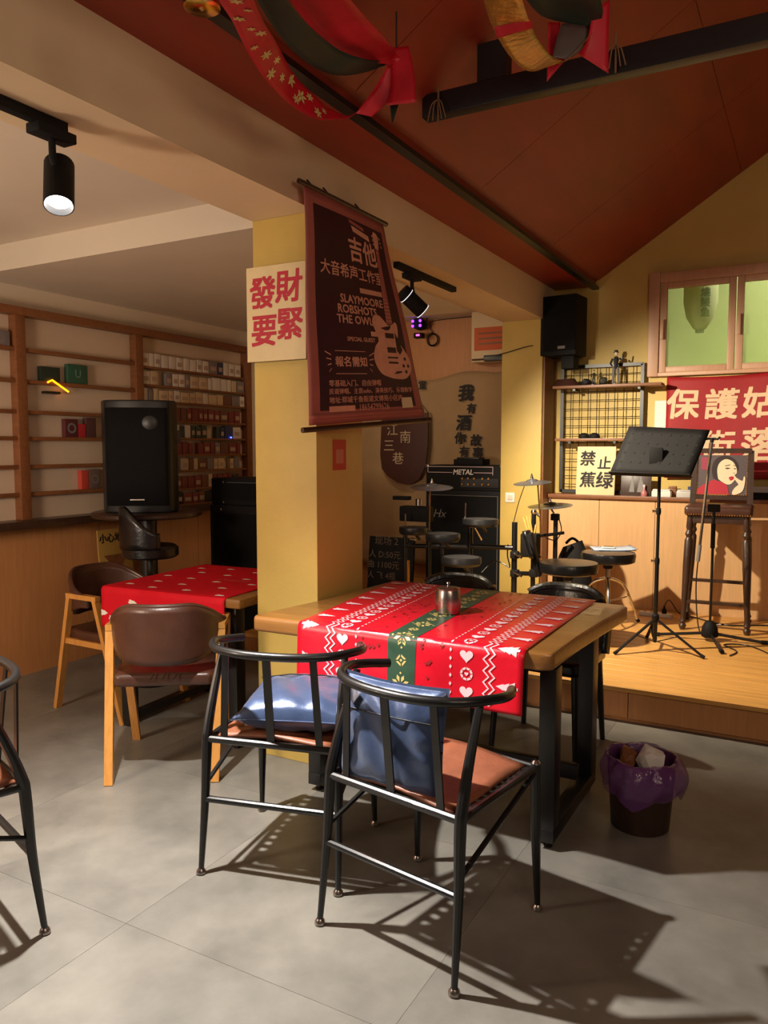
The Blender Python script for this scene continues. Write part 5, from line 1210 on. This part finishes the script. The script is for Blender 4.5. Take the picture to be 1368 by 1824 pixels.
ribbon('green_ribbon', [(440, -30), (458, 0), (485, 45), (522, 90), (560, 120), (600, 134), (645, 130), (698, 112)], [(500, -30), (512, 0), (540, 35), (572, 65), (606, 90), (645, 104), (675, 108), (700, 106)], [1.6, 1.7, 1.85, 2.0, 2.15, 2.25, 2.38, 2.48], M_grnrib, r1)
ribbon('red_ribbon', [(500, -30), (518, 0), (550, 45), (590, 78), (640, 104), (702, 118)], [(600, -30), (625, 0), (655, 35), (682, 64), (700, 85), (708, 98)], [1.85, 1.95, 2.1, 2.2, 2.35, 2.47], M_ribred, r1)
ribbon('bow_tail', [(694, 110), (672, 150), (634, 202)], [(712, 118), (700, 170), (662, 208)], [2.47, 2.46, 2.45], M_ribred, r1); ribbon('bow_tail', [(700, 85), (698, 140), (690, 188)], [(728, 82), (738, 130), (742, 182)], [2.46, 2.45, 2.44], M_ribred, r1)
ribbon('bow_tail_green', [(694, 178), (696, 200), (698, 219)], [(714, 174), (706, 198), (700, 219)], [2.48, 2.48, 2.48], M_grnrib, r1)
MB().lathe([(0, -.025), (.02, -.015), (.026, 0), (.02, .015), (0, .025)], 12).build('knot', M_ribred, r1)
zc_ = ZT + .02 + SL * (kn.x + 1.60); MB().tube([(0, 0, 0), (0, 0, zc_ - kn.z - .02)], .003, 6).build('hanging_string', M_ink, r1)
kn2 = PY(1066, 46, 2.62)
r2 = thing('ribbon_swag', 'gold and dark green ribbons with red tails tied near black truss', 'ribbon', kn2)
g_, A, B = ribbon('gold_ribbon', [(852, -40), (862, 0), (876, 45), (902, 92), (928, 120), (950, 127), (978, 118), (1010, 106), (1055, 60)], [(915, -40), (930, 0), (943, 38), (958, 70), (978, 96), (990, 104), (1000, 107), (1012, 105), (1060, 52)], [1.7, 1.8, 1.95, 2.15, 2.3, 2.4, 2.48, 2.54, 2.6], M_goldrib, r2)
ribbon('red_band', [(880, 48), (886, 68)], [(944, 34), (949, 50)], [1.945, 1.975], M_ribred, r2)
ribbon('green_ribbon', [(920, -30), (938, 0), (965, 28), (1005, 40), (1050, 46)], [(1060, -60), (1066, -20), (1070, 0), (1074, 20), (1070, 40)], [2.3, 2.38, 2.48, 2.55, 2.61], M_grnrib, r2)
ribbon('shaded_loop', [(1000, 42), (990, 75), (984, 102)], [(1052, 40), (1044, 80), (1012, 106)], [2.6, 2.58, 2.56], mat('shaded_ribbon', (86, 72, 66), .6), r2)  # ribbon in shadow, the shade put into its grey colour
ribbon('bow_tail', [(976, 40), (976, 90), (974, 146)], [(998, 40), (996, 80), (1006, 108)], [2.63, 2.63, 2.63], M_ribred, r2); ribbon('bow_tail', [(1056, 20), (1046, 70), (1030, 96)], [(1086, 0), (1084, 60), (1084, 131)], [2.6, 2.6, 2.6], M_ribred, r2)
zc_ = ZT + .02 + SL * (kn2.x + 1.60); MB().tube([(0, 0, 0), (0, 0, zc_ - kn2.z - .02)], .003, 6).build('hanging_string', M_ink, r2)
for u, v, lab in ((782, 188, 'twine knot tied round truss end above scroll poster'), (1098, 92, 'twine knot tied round truss beside gold ribbon swag')):
    q = PY(u, v, TY - .032); o = thing('twine_knot', lab, 'twine', q)
    M_tw = mat('twine', (120, 84, 54), .8)
    MB().tube([(0, -.006, -.075), (0, -.008, .0), (0, -.006, .06)], .004, 6).build('wrap', M_tw, o)
    for a_ in (-.9, -.4, .35, 2.4): MB().tube(smoothpts([(0, -.01, .02), (.03 * math.sin(a_), -.02, .0), (.055 * math.sin(a_), -.015, -.06)]), .0025, 6).build('loose_end', M_tw, o)
q = PY(360, 12, 1.35); o = thing('gold_bell', 'small gold bell hanging beside snowflake ribbon', 'bell', (q.x, q.y, q.z))
MB().lathe([(.036, -.004), (.039, -.002), (.037, .004), (.028, .012), (.024, .035), (.016, .05), (0, .054)], 20).build('body', mat('bell_gold', (206, 160, 74), .2, metal=1.0), o); MB().lathe([(0, -.008), (.009, 0), (0, .01)], 10, (0, 0, -.002)).build('clapper', M_brass, o)
zc_ = ZT + .02 + SL * (q.x + 1.60); MB().tube([(0, 0, .05), (0, 0, zc_ - q.z - .02)], .0025, 6).build('hanging_string', M_ink, o)
